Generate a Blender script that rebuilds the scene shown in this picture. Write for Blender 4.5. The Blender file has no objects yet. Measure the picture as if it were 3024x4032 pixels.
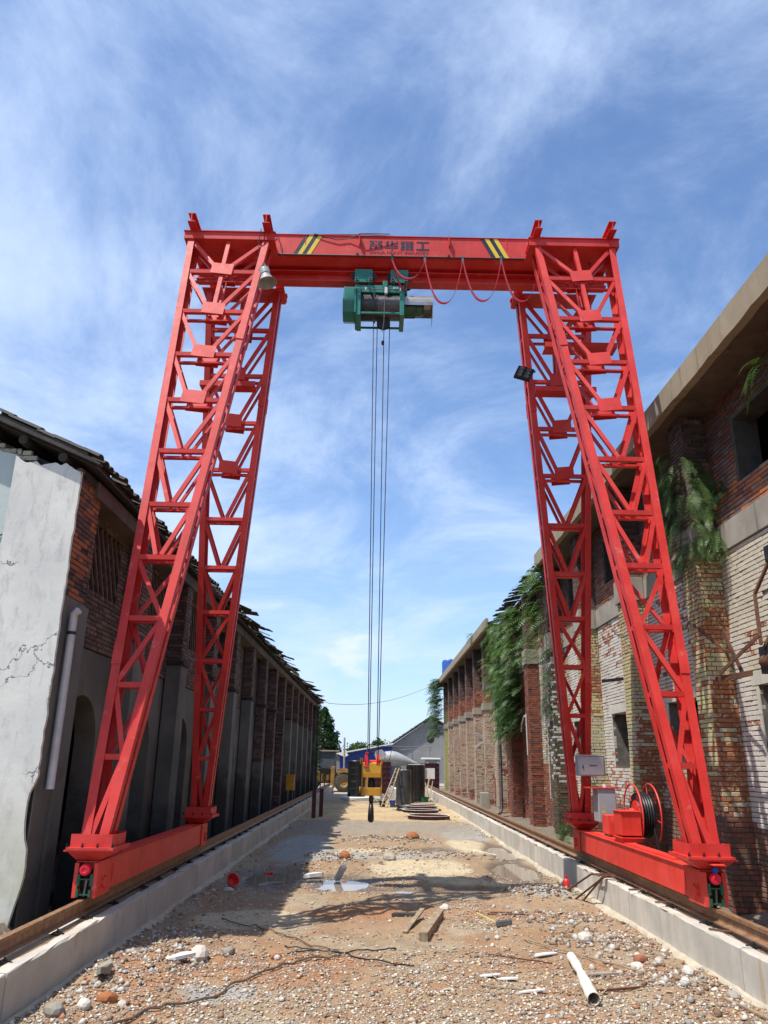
import bpy, math, random
import numpy as np
from mathutils import Vector, Matrix, Quaternion
random.seed(7); RNG = np.random.default_rng(7)
SC = bpy.context.scene
COL = SC.collection
R = math.radians

# ---------------------------------------------------------------- camera
PITCH, ROLL, YAW, FPX, EYE = .3131, .0159, .007, 3039.99, 1.95
Fv = np.array([math.sin(YAW)*math.cos(PITCH), math.cos(YAW)*math.cos(PITCH), math.sin(PITCH)])
Rv = np.array([math.cos(YAW), -math.sin(YAW), 0]); Uv = np.cross(Rv, Fv)
cr, sr = math.cos(ROLL), math.sin(ROLL)
CX, CY = Rv*cr+Uv*sr, -Rv*sr+Uv*cr
cam = bpy.data.cameras.new('camera'); camo = bpy.data.objects.new('camera', cam); COL.objects.link(camo)
M = Matrix(((CX[0], CY[0], -Fv[0], 0), (CX[1], CY[1], -Fv[1], 0), (CX[2], CY[2], -Fv[2], EYE), (0, 0, 0, 1)))
camo.matrix_world = M
cam.sensor_fit = 'VERTICAL'; cam.sensor_height = 24; cam.lens = FPX/4032*24
cam.clip_end = 3000; cam.clip_start = .05
SC.camera = camo
def proj(P):
    d = np.asarray(P, float)-np.array([0, 0, EYE]); z = d@Fv
    return 1512+FPX*(d@CX)/z, 2016-FPX*(d@CY)/z, z

# ---------------------------------------------------------------- sun, sky, exposure
SUNV = Vector((-.39, -.27, 1)).normalized()
sun = bpy.data.lights.new('sun', 'SUN'); sun.energy = 4.5; sun.angle = R(.53); sun.color = (1, .95, .87)
suno = bpy.data.objects.new('sun', sun); COL.objects.link(suno); suno.location = (-20, -5, 40)
suno.rotation_euler = SUNV.to_track_quat('Z', 'Y').to_euler()
world = bpy.data.worlds.new('World'); SC.world = world; world.use_nodes = True
SC.view_settings.view_transform = 'Standard'; SC.view_settings.look = 'None'
SC.view_settings.exposure = .44; SC.view_settings.gamma = 1; SC.view_settings.use_curve_mapping = False

class NT:
    """small node-tree writer"""
    def __init__(s, tree): s.t = tree; s.t.nodes.clear()
    def n(s, kind, **kw):
        nd = s.t.nodes.new(kind)
        for k, v in kw.items():
            if k.startswith('i_'): s.set(nd.inputs[k[2:].replace('_', ' ')], v)
            elif k.startswith('I'): s.set(nd.inputs[int(k[1:])], v)
            else: setattr(nd, k, v)
        return nd
    def set(s, sock, v):
        if isinstance(v, bpy.types.NodeSocket): s.t.links.new(v, sock)
        else:
            if isinstance(v, tuple) and len(v) == 3 and sock.type == 'RGBA': v = v+(1,)
            sock.default_value = v
    def noise(s, vec, scale, detail=5, rough=.55, dist=0, out=0):
        return s.n('ShaderNodeTexNoise', i_Vector=vec, i_Scale=scale, i_Detail=detail, i_Roughness=rough, i_Distortion=dist).outputs[out]
    def ramp(s, fac, *stops):
        r = s.n('ShaderNodeValToRGB', I0=fac); e = r.color_ramp.elements
        while len(e) < len(stops): e.new(.5)
        for el, (p, c) in zip(e, stops):
            el.position = p; el.color = (c, c, c, 1) if not isinstance(c, tuple) else (c+(1,) if len(c) == 3 else c)
        return r.outputs[0]
    def step(s, fac, a, b): return s.n('ShaderNodeMapRange', I0=fac, I1=a, I2=b, I3=0., I4=1., interpolation_type='SMOOTHSTEP').outputs[0]
    def math(s, op, a, b=0., c=0.): return s.n('ShaderNodeMath', operation=op, I0=a, I1=b, I2=c).outputs[0]
    def mix(s, f, a, b, blend='MIX'):
        m = s.n('ShaderNodeMix', data_type='RGBA', blend_type=blend)
        s.set(m.inputs[0], f); s.set(m.inputs[6], a); s.set(m.inputs[7], b); return m.outputs[2]
    def sep(s, v): return s.n('ShaderNodeSeparateXYZ', I0=v).outputs
    def comb(s, x, y, z): return s.n('ShaderNodeCombineXYZ', I0=x, I1=y, I2=z).outputs[0]
    def scale(s, v, sc): return s.n('ShaderNodeVectorMath', operation='MULTIPLY', I0=v, I1=sc).outputs[0]
    def bump(s, h, st, d=.01): return s.n('ShaderNodeBump', i_Height=h, i_Strength=st, i_Distance=d).outputs[0]

w = NT(world.node_tree)
sky = w.n('ShaderNodeTexSky', sky_type='NISHITA', sun_disc=False, sun_elevation=math.asin(SUNV.z),
          sun_rotation=math.atan2(SUNV.x, SUNV.y), air_density=1.0, dust_density=.6, ozone_density=2.0)
tc = w.n('ShaderNodeTexCoord').outputs['Generated']
x, y, z = w.sep(tc)
zz = w.math('ADD', w.math('MAXIMUM', z, 0.), .16)
px, py = w.math('DIVIDE', x, zz), w.math('DIVIDE', y, zz)
rot = w.n('ShaderNodeVectorRotate', rotation_type='Z_AXIS', I0=w.comb(px, py, 0.)); rot.inputs['Angle'].default_value = R(-32)
v1 = w.scale(rot.outputs[0], (1.05, .72, 1))
wisp = w.noise(v1, 2.0, 11, .66, .45)
big = w.noise(w.comb(px, py, 3.3), .72, 4, .5, .25)
side = w.step(w.math('MULTIPLY', px, -1.), -1.4, 1.1)            # more veil towards the left, as that sky has
thr = w.math('ADD', w.math('MULTIPLY', side, .17), w.math('MULTIPLY', w.math('SUBTRACT', big, .5), .9))
cir = w.step(w.math('ADD', wisp, thr), .40, .84)
# a few small cumulus puffs low over the horizon
pv = w.comb(w.math('MULTIPLY', x, 7.5), w.math('MULTIPLY', y, 7.5), w.math('MULTIPLY', z, 17.))
puff = w.noise(pv, 1.0, 7, .58, .1)
low = w.math('MULTIPLY', w.step(z, .02, .07), w.math('SUBTRACT', 1., w.step(z, .13, .25)))
pf = w.math('MULTIPLY', w.step(puff, .58, .72), low)
mask = w.math('MULTIPLY', cir, .84)
skc = w.mix(1., sky.outputs[0], (1.02, 1.13, 1.27), 'MULTIPLY')
hz = w.math('SUBTRACT', 1., w.step(z, -.02, .42))
skc = w.mix(w.math('MULTIPLY', hz, .45), skc, (3.1, 4.2, 6.0))
c1 = w.mix(mask, skc, (4.5, 5.5, 7.3))
c2 = w.mix(w.math('MULTIPLY', pf, .7), c1, (5.4, 6.0, 7.0))
bg = w.n('ShaderNodeBackground', i_Color=c2, i_Strength=.125)
wo = w.n('ShaderNodeOutputWorld'); w.t.links.new(bg.outputs[0], wo.inputs[0])

# ---------------------------------------------------------------- mesh helpers
class MB:
    def __init__(s): s.v = []; s.f = []
    def add(s, vs, fs):
        o = len(s.v); s.v += [tuple(map(float, p)) for p in vs]; s.f += [tuple(i+o for i in f) for f in fs]; return s
    def box(s, x0, x1, y0, y1, z0, z1):
        vs = [(x, y, z) for z in (z0, z1) for x, y in ((x0, y0), (x1, y0), (x1, y1), (x0, y1))]
        return s.add(vs, [(3, 2, 1, 0), (4, 5, 6, 7), (0, 1, 5, 4), (1, 2, 6, 5), (2, 3, 7, 6), (3, 0, 4, 7)])
    def frame(s, p, q, up):
        p, q = Vector(p), Vector(q); d = (q-p).normalized(); u = Vector(up); sx = d.cross(u)
        if sx.length < 1e-5: sx = d.cross(Vector((1, 0, 0)))
        sx.normalize(); return p, q, sx, sx.cross(d).normalized()
    def bar(s, p, q, a, b, up=(0, 0, 1), oa=0, ob=0):
        """box from p to q, width a across (d x up), b along up; oa, ob shift"""
        p, q, sx, uz = s.frame(p, q, up); vs = []
        for c in (p, q):
            for i, j in ((-1, -1), (1, -1), (1, 1), (-1, 1)): vs.append(c+sx*(i*a/2+oa)+uz*(j*b/2+ob))
        return s.add(vs, [(3, 2, 1, 0), (4, 5, 6, 7), (0, 1, 5, 4), (1, 2, 6, 5), (2, 3, 7, 6), (3, 0, 4, 7)])
    def tube(s, pts, r, n=8, cap=True):
        pts = [Vector(p) for p in pts]; rs = r if isinstance(r, (list, tuple)) else [r]*len(pts)
        vs = []; fs = []; t0 = (pts[1]-pts[0]).normalized()
        ref = Vector((0, 0, 1)) if abs(t0.z) < .9 else Vector((1, 0, 0)); a = t0.cross(ref).normalized()
        for i, p in enumerate(pts):
            t = (pts[min(i+1, len(pts)-1)]-pts[max(i-1, 0)]).normalized()
            a = (a-t*a.dot(t)).normalized(); b = t.cross(a)
            for k in range(n):
                an = 2*math.pi*k/n; vs.append(p+(a*math.cos(an)+b*math.sin(an))*rs[i])
        for i in range(len(pts)-1):
            for k in range(n):
                k2 = (k+1) % n; fs.append((i*n+k, i*n+k2, (i+1)*n+k2, (i+1)*n+k))
        if cap: fs += [tuple(range(n))[::-1], tuple(range((len(pts)-1)*n, len(pts)*n))]
        return s.add(vs, fs)
    def lathe(s, prof, c=(0, 0, 0), ax=(0, 0, 1), n=20, cap=True):
        """prof: list of (radius, height) along ax from c"""
        ax = Vector(ax).normalized(); a = ax.orthogonal().normalized(); b = ax.cross(a); c = Vector(c); vs = []; fs = []
        for r, h in prof:
            for k in range(n):
                an = 2*math.pi*k/n; vs.append(c+ax*h+(a*math.cos(an)+b*math.sin(an))*r)
        for i in range(len(prof)-1):
            for k in range(n):
                k2 = (k+1) % n; fs.append((i*n+k, i*n+k2, (i+1)*n+k2, (i+1)*n+k))
        if cap: fs += [tuple(range(n))[::-1], tuple(range((len(prof)-1)*n, len(prof)*n))]
        return s.add(vs, fs)
    def prism(s, poly, axis, a, b):
        """poly 2D points extruded along axis 'X','Y' or 'Z' from a to b"""
        n = len(poly); vs = []
        for t in (a, b):
            for u, v in poly: vs.append({'X': (t, u, v), 'Y': (u, t, v), 'Z': (u, v, t)}[axis])
        return s.add(vs, [tuple(range(n))[::-1], tuple(range(n, 2*n))]+[(i, (i+1) % n, n+(i+1) % n, n+i) for i in range(n)])
    def torus(s, c, ax, Rr, r, n=32, m=8, arc=(0, 2*math.pi)):
        ax = Vector(ax).normalized(); a = ax.orthogonal().normalized(); b = ax.cross(a); c = Vector(c)
        pts = []; full = abs(arc[1]-arc[0]-2*math.pi) < 1e-4
        vs = []; fs = []
        for i in range(n+(0 if full else 1)):
            t = arc[0]+(arc[1]-arc[0])*i/n; d = a*math.cos(t)+b*math.sin(t)
            for k in range(m):
                q = 2*math.pi*k/m; vs.append(c+d*(Rr+r*math.cos(q))+ax*r*math.sin(q))
        N = n if full else n+1
        for i in range(n):
            j = (i+1) % N
            for k in range(m): fs.append((i*m+k, j*m+k, j*m+(k+1) % m, i*m+(k+1) % m))
        return s.add(vs, fs)
    def build(s, name, mat, parent=None, smooth=False, bevel=0, label=None, kind=None):
        me = bpy.data.meshes.new(name); me.from_pydata(s.v, [], s.f); me.materials.append(mat)
        if smooth: me.shade_smooth()
        import bmesh
        bm = bmesh.new(); bm.from_mesh(me); bmesh.ops.recalc_face_normals(bm, faces=bm.faces); bm.to_mesh(me); bm.free()
        o = bpy.data.objects.new(name, me); COL.objects.link(o)
        if parent is not None: o.parent = parent; o.matrix_parent_inverse = parent.matrix_world.inverted()
        if bevel:
            m = o.modifiers.new('bevel', 'BEVEL'); m.width = bevel; m.segments = 2; m.limit_method = 'ANGLE'; m.angle_limit = R(40)
        if smooth:
            try: me.set_sharp_from_angle(angle=R(38))
            except Exception: pass
        if label: o['label'] = label
        if kind: o['kind'] = kind
        return o
def tag(o, label=None, cat=None, group=None, kind=None):
    if label: o['label'] = label
    if cat: o['category'] = cat
    if group: o['group'] = group
    if kind: o['kind'] = kind
    return o
def empty(name, loc, label, cat, group=None):
    o = bpy.data.objects.new(name, None); COL.objects.link(o); o.location = loc
    o.matrix_world = Matrix.Translation(loc); o.empty_display_size = .2
    return tag(o, label, cat, group)
def mesh_np(name, V, Fq, mat, parent=None, attrs=None, smooth=False, kind=None):
    """V (n,3), Fq (m,k) faces of one size; attrs name -> (n,4) point colours"""
    me = bpy.data.meshes.new(name); n, m, k = len(V), len(Fq), Fq.shape[1]
    me.vertices.add(n); me.vertices.foreach_set('co', np.ascontiguousarray(V, np.float32).ravel())
    me.loops.add(m*k); me.loops.foreach_set('vertex_index', np.ascontiguousarray(Fq, np.int32).ravel())
    me.polygons.add(m); me.polygons.foreach_set('loop_start', np.arange(0, m*k, k, dtype=np.int32))
    me.update(calc_edges=True); me.validate()
    for an, A in (attrs or {}).items():
        at = me.attributes.new(an, 'FLOAT_COLOR', 'POINT'); at.data.foreach_set('color', np.ascontiguousarray(A, np.float32).ravel())
    me.materials.append(mat)
    if smooth: me.shade_smooth()
    else: me.shade_flat()
    o = bpy.data.objects.new(name, me); COL.objects.link(o)
    if parent is not None: o.parent = parent; o.matrix_parent_inverse = parent.matrix_world.inverted()
    if kind: o['kind'] = kind
    return o
# value noise on numpy arrays
_P = RNG.random((64, 64))
def vnoise(x, y, s=1.0, o=0):
    x = np.asarray(x, float)*s+o*7.3; y = np.asarray(y, float)*s+o*3.1
    xi = np.floor(x).astype(int); yi = np.floor(y).astype(int); fx = x-xi; fy = y-yi
    fx = fx*fx*(3-2*fx); fy = fy*fy*(3-2*fy); g = lambda a, b: _P[a % 64, b % 64]
    return (g(xi, yi)*(1-fx)+g(xi+1, yi)*fx)*(1-fy)+(g(xi, yi+1)*(1-fx)+g(xi+1, yi+1)*fx)*fy
def fbm(x, y, s=1.0, o=0, n=4):
    t = 0; a = .5
    for i in range(n): t = t+a*vnoise(x, y, s*2**i, o+i); a /= 2
    return t/(1-.5**n)
def ss(x, a, b):
    t = np.clip((np.asarray(x, float)-a)/(b-a), 0, 1); return t*t*(3-2*t)

# ---------------------------------------------------------------- materials
def mat(name): m = bpy.data.materials.new(name); m.use_nodes = True; return m, NT(m.node_tree)
def fin(t, **kw):
    b = t.n('ShaderNodeBsdfPrincipled')
    for k, v in kw.items(): t.set(b.inputs[k.replace('_', ' ')], v)
    o = t.n('ShaderNodeOutputMaterial'); t.t.links.new(b.outputs[0], o.inputs[0]); return b
def pos(t): return t.n('ShaderNodeNewGeometry').outputs['Position']
def objc(t): return t.n('ShaderNodeTexCoord').outputs['Object']
def simple(name, c, rough=.6, metal=0., var=.25, scale=6., bump=.15, c2=None, bs=40., bd=.004):
    m, t = mat(name); p = pos(t); n = t.noise(p, scale, 6, .6); c2 = c2 or tuple(k*(1-var) for k in c)
    col = t.mix(t.ramp(n, (.35, 0.), (.65, 1.)), c, c2)
    h = t.noise(p, bs, 4, .6)
    fin(t, Base_Color=col, Roughness=t.math('ADD', t.math('MULTIPLY', n, .25), rough-.12), Metallic=metal, Normal=t.bump(h, bump, bd)); return m
def red_paint(name, c, worn=.5):
    m, t = mat(name); p = pos(t)
    n = t.noise(p, 2.2, 6, .6); d = t.noise(p, 9., 8, .7, .6); st = t.noise(t.scale(p, (14, 14, 1.6)), 1., 5, .6)
    col = t.mix(t.step(n, .35, .7), c, tuple(min(1, k*1.18+.012) for k in c))
    col = t.mix(t.math('MULTIPLY', t.step(st, .50, .75), .50*worn), col, (.27, .035, .03))
    col = t.mix(t.math('MULTIPLY', t.step(t.noise(p, 1.1, 5, .6), .5, .68), .30), col, tuple(min(1, k*1.05+.05) for k in c))
    col = t.mix(t.math('MULTIPLY', t.step(d, .58, .70), .62*worn), col, (.20, .07, .05))
    col = t.mix(t.math('MULTIPLY', t.step(t.noise(p, 5., 7, .65), .60, .70), .35*worn), col, (.62, .22, .19))
    fin(t, Base_Color=col, Roughness=t.math('ADD', .38, t.math('MULTIPLY', d, .35)), Normal=t.bump(t.noise(p, 30., 4), .12, .004)); return m
m_red = red_paint('red_paint', (.53, .018, .011), 1.0)
m_red2 = red_paint('red_end_beam_paint', (.60, .028, .014), .7)
m_redlamp = simple('bright_red_buffer', (.75, .02, .05), .35, 0, .2)
m_green = simple('green_hoist_paint', (.012, .13, .10), .38, 0, .35, 5, .08, (.018, .20, .15))
m_dkgreen = simple('dark_green_paint', (.02, .10, .05), .4, 0, .3)
m_yel = simple('yellow_hook_paint', (.54, .26, .01), .4, 0, .25, 4, .08)
m_bstripe = simple('stripe_dark_paint', (.012, .014, .03), .45)
m_ystripe = simple('stripe_yellow_paint', (.75, .55, .03), .45, 0, .12)
m_ink = simple('lettering_navy_paint', (.012, .013, .04), .5)
m_ink2 = simple('lettering_maroon_paint', (.07, .005, .02), .5)
m_steel = simple('grey_steel', (.22, .21, .20), .4, .8, .4)
m_rope = simple('wire_rope_steel', (.055, .052, .05), .55, .4, .3, 60)
m_drum = simple('hoist_drum_steel', (.20, .18, .18), .35, .7, .4, 30)
m_black = simple('black_rubber', (.012, .012, .013), .45, 0, .3)
m_dark = simple('dark_iron', (.03, .028, .026), .5, .5, .4)
m_wht = simple('white_enamel', (.60, .60, .60), .35, 0, .08)
m_greyb = simple('grey_enamel_box', (.33, .34, .36), .35, 0, .06, 3)
m_pvc = simple('pvc_pipe', (.52, .50, .50), .35, 0, .2)
m_cable = simple('red_festoon_cable', (.50, .02, .04), .5)
m_lampg = simple('lamp_grey_paint', (.34, .34, .32), .5, 0, .3)
m_galv = simple('galvanised_sheet', (.45, .44, .43), .32, .6, .35, 4)
m_rust = simple('rusted_iron', (.085, .035, .02), .8, .2, .5, 9, .5, (.16, .07, .035), 60)
m_wood = simple('weathered_timber', (.36, .27, .17), .8, 0, .5, 8, .4)
m_woodd = simple('dark_old_timber', (.06, .05, .042), .85, 0, .5, 8, .4)
m_blue = simple('blue_sheet', (.012, .045, .30), .5, 0, .3, 1.5)
m_bluep = simple('blue_plastic', (.02, .09, .38), .35)
m_yelbox = simple('orange_yellow_paint', (.62, .27, .02), .45)
m_loader = simple('loader_yellow_paint', (.36, .20, .05), .5, 0, .35, 3)
m_tyre = simple('dusty_tyre_rubber', (.09, .085, .078), .85, 0, .5, 8, .3)
m_glass = simple('dusty_cab_glass', (.10, .12, .13), .15)
m_whtp = simple('white_plastic', (.72, .71, .68), .5, 0, .15)
m_greenp = simple('green_plastic', (.01, .12, .06), .4)
m_blackwrap = simple('black_wrapped_pile', (.02, .021, .022), .3, 0, .5, 3, .4)
m_greysteelpile = simple('grey_pile_steel', (.09, .095, .10), .35, .3, .5, 2.5)
m_form = simple('oxide_red_formwork', (.075, .014, .022), .55, 0, .4)
m_mixer = simple('mixer_grey_paint', (.36, .36, .35), .5, 0, .3, 2)
m_clay = simple('orange_clay', (.36, .13, .045), .9, 0, .3, 9, .5)
m_blanket = simple('dull_rags', (.33, .32, .30), .9, 0, .4, 5, .5)
m_redp = simple('red_plastic', (.62, .025, .02), .4, 0, .15)
m_leafg = None

def rail_mat():
    m, t = mat('rusty_rail_steel'); p = pos(t); n = t.noise(p, 12., 7, .65)
    z = t.sep(p)[2]
    col = t.mix(t.step(n, .35, .65), (.20, .095, .045), (.30, .18, .10))
    fin(t, Base_Color=col, Roughness=.6, Metallic=.25, Normal=t.bump(t.noise(p, 70., 5), .3, .003)); return m
m_rail = rail_mat()
def conc(name, a, b, stain=(.30, .22, .12), sa=.5, sc=1.4):
    m, t = mat(name); p = pos(t)
    n = t.noise(p, sc, 7, .62); f = t.noise(p, 14., 8, .7)
    run = t.noise(t.scale(p, (5., 5., .55)), 1.2, 6, .6, .4)
    col = t.mix(t.step(n, .35, .68), a, b)
    col = t.mix(t.math('MULTIPLY', t.step(run, .54, .72), sa), col, stain)
    col = t.mix(t.math('MULTIPLY', t.step(f, .55, .75), .25), col, tuple(k*.55 for k in a))
    vor = t.n('ShaderNodeTexVoronoi', i_Vector=p, i_Scale=38.).outputs[0]
    pit = t.math('MULTIPLY', t.step(vor, .10, .02), -.6)
    h = t.math('ADD', t.math('ADD', t.math('MULTIPLY', n, .6), t.math('MULTIPLY', f, .5)), pit)
    fin(t, Base_Color=col, Roughness=.88, Normal=t.bump(h, .35, .012)); return m
def soot_shade(name):
    m, t = mat(name); p = pos(t); z = t.sep(p)[2]
    n = t.noise(p, .9, 7, .62); f = t.noise(p, 12., 8, .7)
    col = t.mix(t.step(n, .35, .68), (.095, .09, .08), (.17, .157, .135))
    k = t.math('ADD', n, t.math('MULTIPLY', t.math('SUBTRACT', 1.9, z), .16))
    col = t.mix(t.math('MULTIPLY', t.step(k, .52, .72), .82), col, (.022, .021, .02))  # black soot patches low down, with the building's shade painted in
    fin(t, Base_Color=col, Roughness=.9, Normal=t.bump(f, .3, .01)); return m
m_kerb = conc('kerb_concrete', (.41, .38, .325), (.55, .51, .44), (.34, .23, .11), .6)
m_shadejamb = simple('shaded_jamb_plaster', (.07, .065, .06), .9, 0, .5, 4)  # dark jamb copy for the upper windows, eave shade in its colour
m_band = conc('band_concrete', (.24, .215, .175), (.34, .31, .26), (.07, .06, .05), .7)
m_fascia = conc('fascia_concrete', (.25, .20, .13), (.30, .25, .175), (.10, .085, .06), .45)
m_soffit = conc('soffit_concrete', (.075, .055, .04), (.12, .085, .06), (.02, .017, .014), .7)  # darkened so the shade under the eaves sits in the colour
m_render = soot_shade('grey_wall_render')
m_frame = conc('window_surround_plaster', (.44, .42, .36), (.56, .54, .47), (.25, .21, .14), .5)
m_inner = simple('interior_plaster', (.025, .025, .026), .9)  # near black: darkness of the unlit interior is put into the colour
m_slab = simple('pale_cement_crust', (.46, .40, .30), .9, 0, .2, 5, .4)

def _d(): pass
def plaster():
    m, t = mat('old_white_plaster'); p = pos(t); z = t.sep(p)[2]
    n = t.noise(p, 1.1, 7, .6); f = t.noise(t.scale(p, (7, 7, 2.2)), 1.5, 8, .68, .5); g = t.noise(p, 25., 6, .7)
    col = t.mix(t.step(n, .35, .65), (.58, .575, .53), (.69, .675, .61))
    col = t.mix(t.math('MULTIPLY', t.step(f, .48, .72), .65), col, (.37, .375, .36))
    damp = t.math('MULTIPLY', t.math('SUBTRACT', 1., t.step(z, .3, 2.0)), t.step(t.noise(p, 2.5, 6), .25, .6))
    col = t.mix(t.math('MULTIPLY', damp, .85), col, (.40, .39, .27))
    vo = t.n('ShaderNodeTexVoronoi', feature='DISTANCE_TO_EDGE', i_Scale=.95)
    t.set(vo.inputs['Vector'], t.n('ShaderNodeVectorMath', operation='ADD', I0=p, I1=t.scale(t.noise(p, 2.6, 5, .6, out=1), (.9, .9, .9))).outputs[0])
    crack = t.math('MULTIPLY', t.step(vo.outputs[0], .010, .002), t.step(t.noise(p, .8, 2), .47, .52))
    col = t.mix(t.math('MULTIPLY', crack, .9), col, (.10, .095, .09))
    h = t.math('SUBTRACT', t.math('ADD', t.math('MULTIPLY', t.noise(p, 4., 8, .6), 1.3), t.math('MULTIPLY', g, .35)), t.math('MULTIPLY', crack, .5))
    fin(t, Base_Color=col, Roughness=.9, Normal=t.bump(h, .4, .009)); return m
m_plaster = plaster()
def plaster2():
    m, t = mat('greenish_plaster'); p = pos(t); n = t.noise(p, 1.3, 7, .6); x, y, z = t.sep(p)
    col = t.mix(t.step(t.math('ADD', z, n), 4.2, 4.7), (.62, .63, .50), (.46, .52, .49))
    fin(t, Base_Color=col, Roughness=.9, Normal=t.bump(t.noise(p, 14., 7), .3, .01)); return m
m_plaster2 = plaster2()

def brick_mat():
    """face colour from colA, what shows through worn patches from colB, amount from colA alpha"""
    m, t = mat('old_brick'); p = pos(t)
    a = t.n('ShaderNodeAttribute', attribute_name='colA'); b = t.n('ShaderNodeAttribute', attribute_name='colB')
    n = t.noise(p, 17., 7, .66, .3); g = t.noise(p, 60., 5, .7); L = t.noise(p, 1.3, 5, .6)
    th = t.math('ADD', .36, t.math('MULTIPLY', t.math('SUBTRACT', 1., a.outputs['Alpha']), .34))
    msk = t.n('ShaderNodeMapRange', I0=n, I1=th, I2=t.math('ADD', th, .06), I3=1., I4=0.).outputs[0]
    th2 = t.math('SUBTRACT', 1., msk)
    col = t.mix(th2, a.outputs[0], b.outputs[0])
    col = t.mix(.35, col, t.mix(g, (.35, .33, .30), (1., 1., 1.)), 'MULTIPLY')
    run = t.noise(t.scale(p, (2.2, 2.2, .34)), 1.6, 7, .62, .5)
    col = t.mix(t.math('MULTIPLY', t.step(L, .52, .75), .35), col, (.13, .105, .07))
    col = t.mix(t.math('MULTIPLY', t.step(run, .53, .72), .42), col, (.11, .08, .05))
    fin(t, Base_Color=col, Roughness=.88, Normal=t.bump(t.math('ADD', n, t.math('MULTIPLY', g, .6)), .45, .006)); return m
m_brick = brick_mat()
m_latt = simple('old_brick_lattice', (.13, .075, .06), .9, 0, .4)
m_mortar = simple('old_mortar', (.17, .155, .13), .95, 0, .55, 5, .6, (.08, .07, .06))
m_mortard = simple('dark_mortar', (.05, .045, .04), .95, 0, .5, 5, .6)  # darker mortar for the tile-roofed building
# ================================================================ GROUND
XC = .30                                   # crane centre line
KR, KL = 3.33, -2.72                       # inner faces of the two kerb walls
def gauss(x, y, cx, cy, rx, ry): return np.exp(-(((x-cx)/rx)**2+((y-cy)/ry)**2))
PUD = [(-.45, 14.4, .5, .8), (.75, 13.7, .95, .22), (2.75, 16.3, .42, 1.4), (-1.75, 14.9, .6, 1.1), (1.7, 13.9, .4, .2), (1.5, 19.6, .5, .6), (3.0, 19.5, .3, 1.8)]
MOUND = [(2.62, 13.15, .55, .42, .17), (1.0, 21.4, .5, .6, .14), (-.75, 17.2, .55, .9, .16), (-.1, 21.6, .5, .7, .1), (1.2, 18.2, 1.3, .7, .10),
         (2.6, 9.9, .5, .5, .06), (-2.2, 8.4, .45, 1.6, .12), (2.75, 8.2, .5, .9, .05), (2.5, 11.2, .6, .5, .06), (.45, 18.9, .55, .5, .12)]
def hgt(x, y):
    x = np.asarray(x, float); y = np.asarray(y, float)
    ins = ss(x, KL-.02, KL+.1)*(1-ss(x, KR-.1, KR+.02)); far = 1-ss(y, 24, 40)
    h = (fbm(x, y, 1.1, 1)-.5)*.09+(fbm(x, y, 4.2, 2)-.5)*.07*(.3+.7*far)+(fbm(x, y, 13, 5)-.5)*.022*far+.015
    for cx, cy, rx, ry in PUD: h = h-.12*gauss(x, y, cx, cy, rx, ry)
    for cx, cy, rx, ry, a in MOUND: h = h+a*gauss(x, y, cx, cy, rx, ry)*(.75+.6*(fbm(x, y, 7, 9)-.4))
    h = h+.10*(1-ss(y, 5, 9))*(fbm(x, y, .9, 4))
    sandy = ss(y, 27, 30)*(1-ss(y, 37.5, 38.5)); h = h*(1-.75*sandy)
    outR = ss(x, KR+.28, KR+.5); outL = 1-ss(x, KL-.9, KL-.5)
    rough = (fbm(x, y, 2.7, 12)-.45)*.34*(1-ss(y, 30, 60))
    side = np.where(x > 0, .22+rough, .10+rough+.35*gauss(x, y, -3.95, 8.1, .7, .9))
    o = np.clip(outR+outL, 0, 1)*(1-ss(np.abs(x), 40, 60)); h = h*(1-o)+side*o
    h = h*(1-ss(y, 70, 120))*(1-ss(np.abs(x), 40, 60))
    return np.where((x > KR+.02) & (x < KR+.28) | (x < KL-.02) & (x > KL-.5), -.05, h)
def H1(x, y): return float(hgt(np.array([x]), np.array([y]))[0])
def steps(a, b, s0, g):
    o = [a]; s = s0
    while o[-1] < b: o.append(o[-1]+s); s *= g
    return o
gx = np.array(sorted(set([round(v, 4) for v in list(np.arange(-3.2, 3.75, .048))+[-v for v in steps(3.25, 900, .07, 1.2)]+steps(3.8, 900, .07, 1.2)])))
gy = np.array(sorted(set([round(v, 4) for v in steps(5.6, 1600, .045, 1.0145)+[5.5, 5.2, 4.5, 3, 0, -6, -20, -60, -200]])))
GX, GY = np.meshgrid(gx, gy); GZ = hgt(GX, GY)
V = np.stack([GX, GY, GZ], -1).reshape(-1, 3)
nx, ny = len(gx), len(gy)
ii = (np.arange(ny-1)[:, None]*nx+np.arange(nx-1)[None]).ravel()
F = np.stack([ii, ii+1, ii+nx+1, ii+nx], -1)
X, Y, Z = V.T
def lay(c, m, col): return c*(1-m[:, None])+np.array(col)[None]*m[:, None]
c = np.tile([.32, .21, .118], (len(X), 1))
c = lay(c, (1-ss(Y, 9, 13))*ss(fbm(X, Y, 1.7, 28), .35, .6)*.8, (.30, .155, .075))
c = lay(c, ss(fbm(X, Y, .8, 20), .48, .66)*.7, (.32, .225, .135))
c = lay(c, ss(fbm(X, Y, 1.3, 24), .54, .66)*.75, (.35, .29, .20))
org = gauss(X, Y, -.9, 8.6, 1.0, .8)+gauss(X, Y, -2.1, 8.0, .4, 1.0)+gauss(X, Y, 2.45, 11.4, .7, .5)+.7*gauss(X, Y, .2, 11.6, 1.6, .8)+.8*gauss(X, Y, 2.6, 8.6, .55, .7)
c = lay(c, ss(org*(.4+fbm(X, Y, 3, 31)), .25, .62)*.8, (.34, .15, .06))
pale = gauss(X, Y, .9, 16.2, 1.1, 1.2)+gauss(X, Y, 2.0, 14.6, .9, .35)+gauss(X, Y, 2.4, 20.5, .6, 1.6)+.9*gauss(X, Y, -1.6, 11.0, .9, .7)+.8*gauss(X, Y, -.1, 19, .8, .8)
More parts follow.
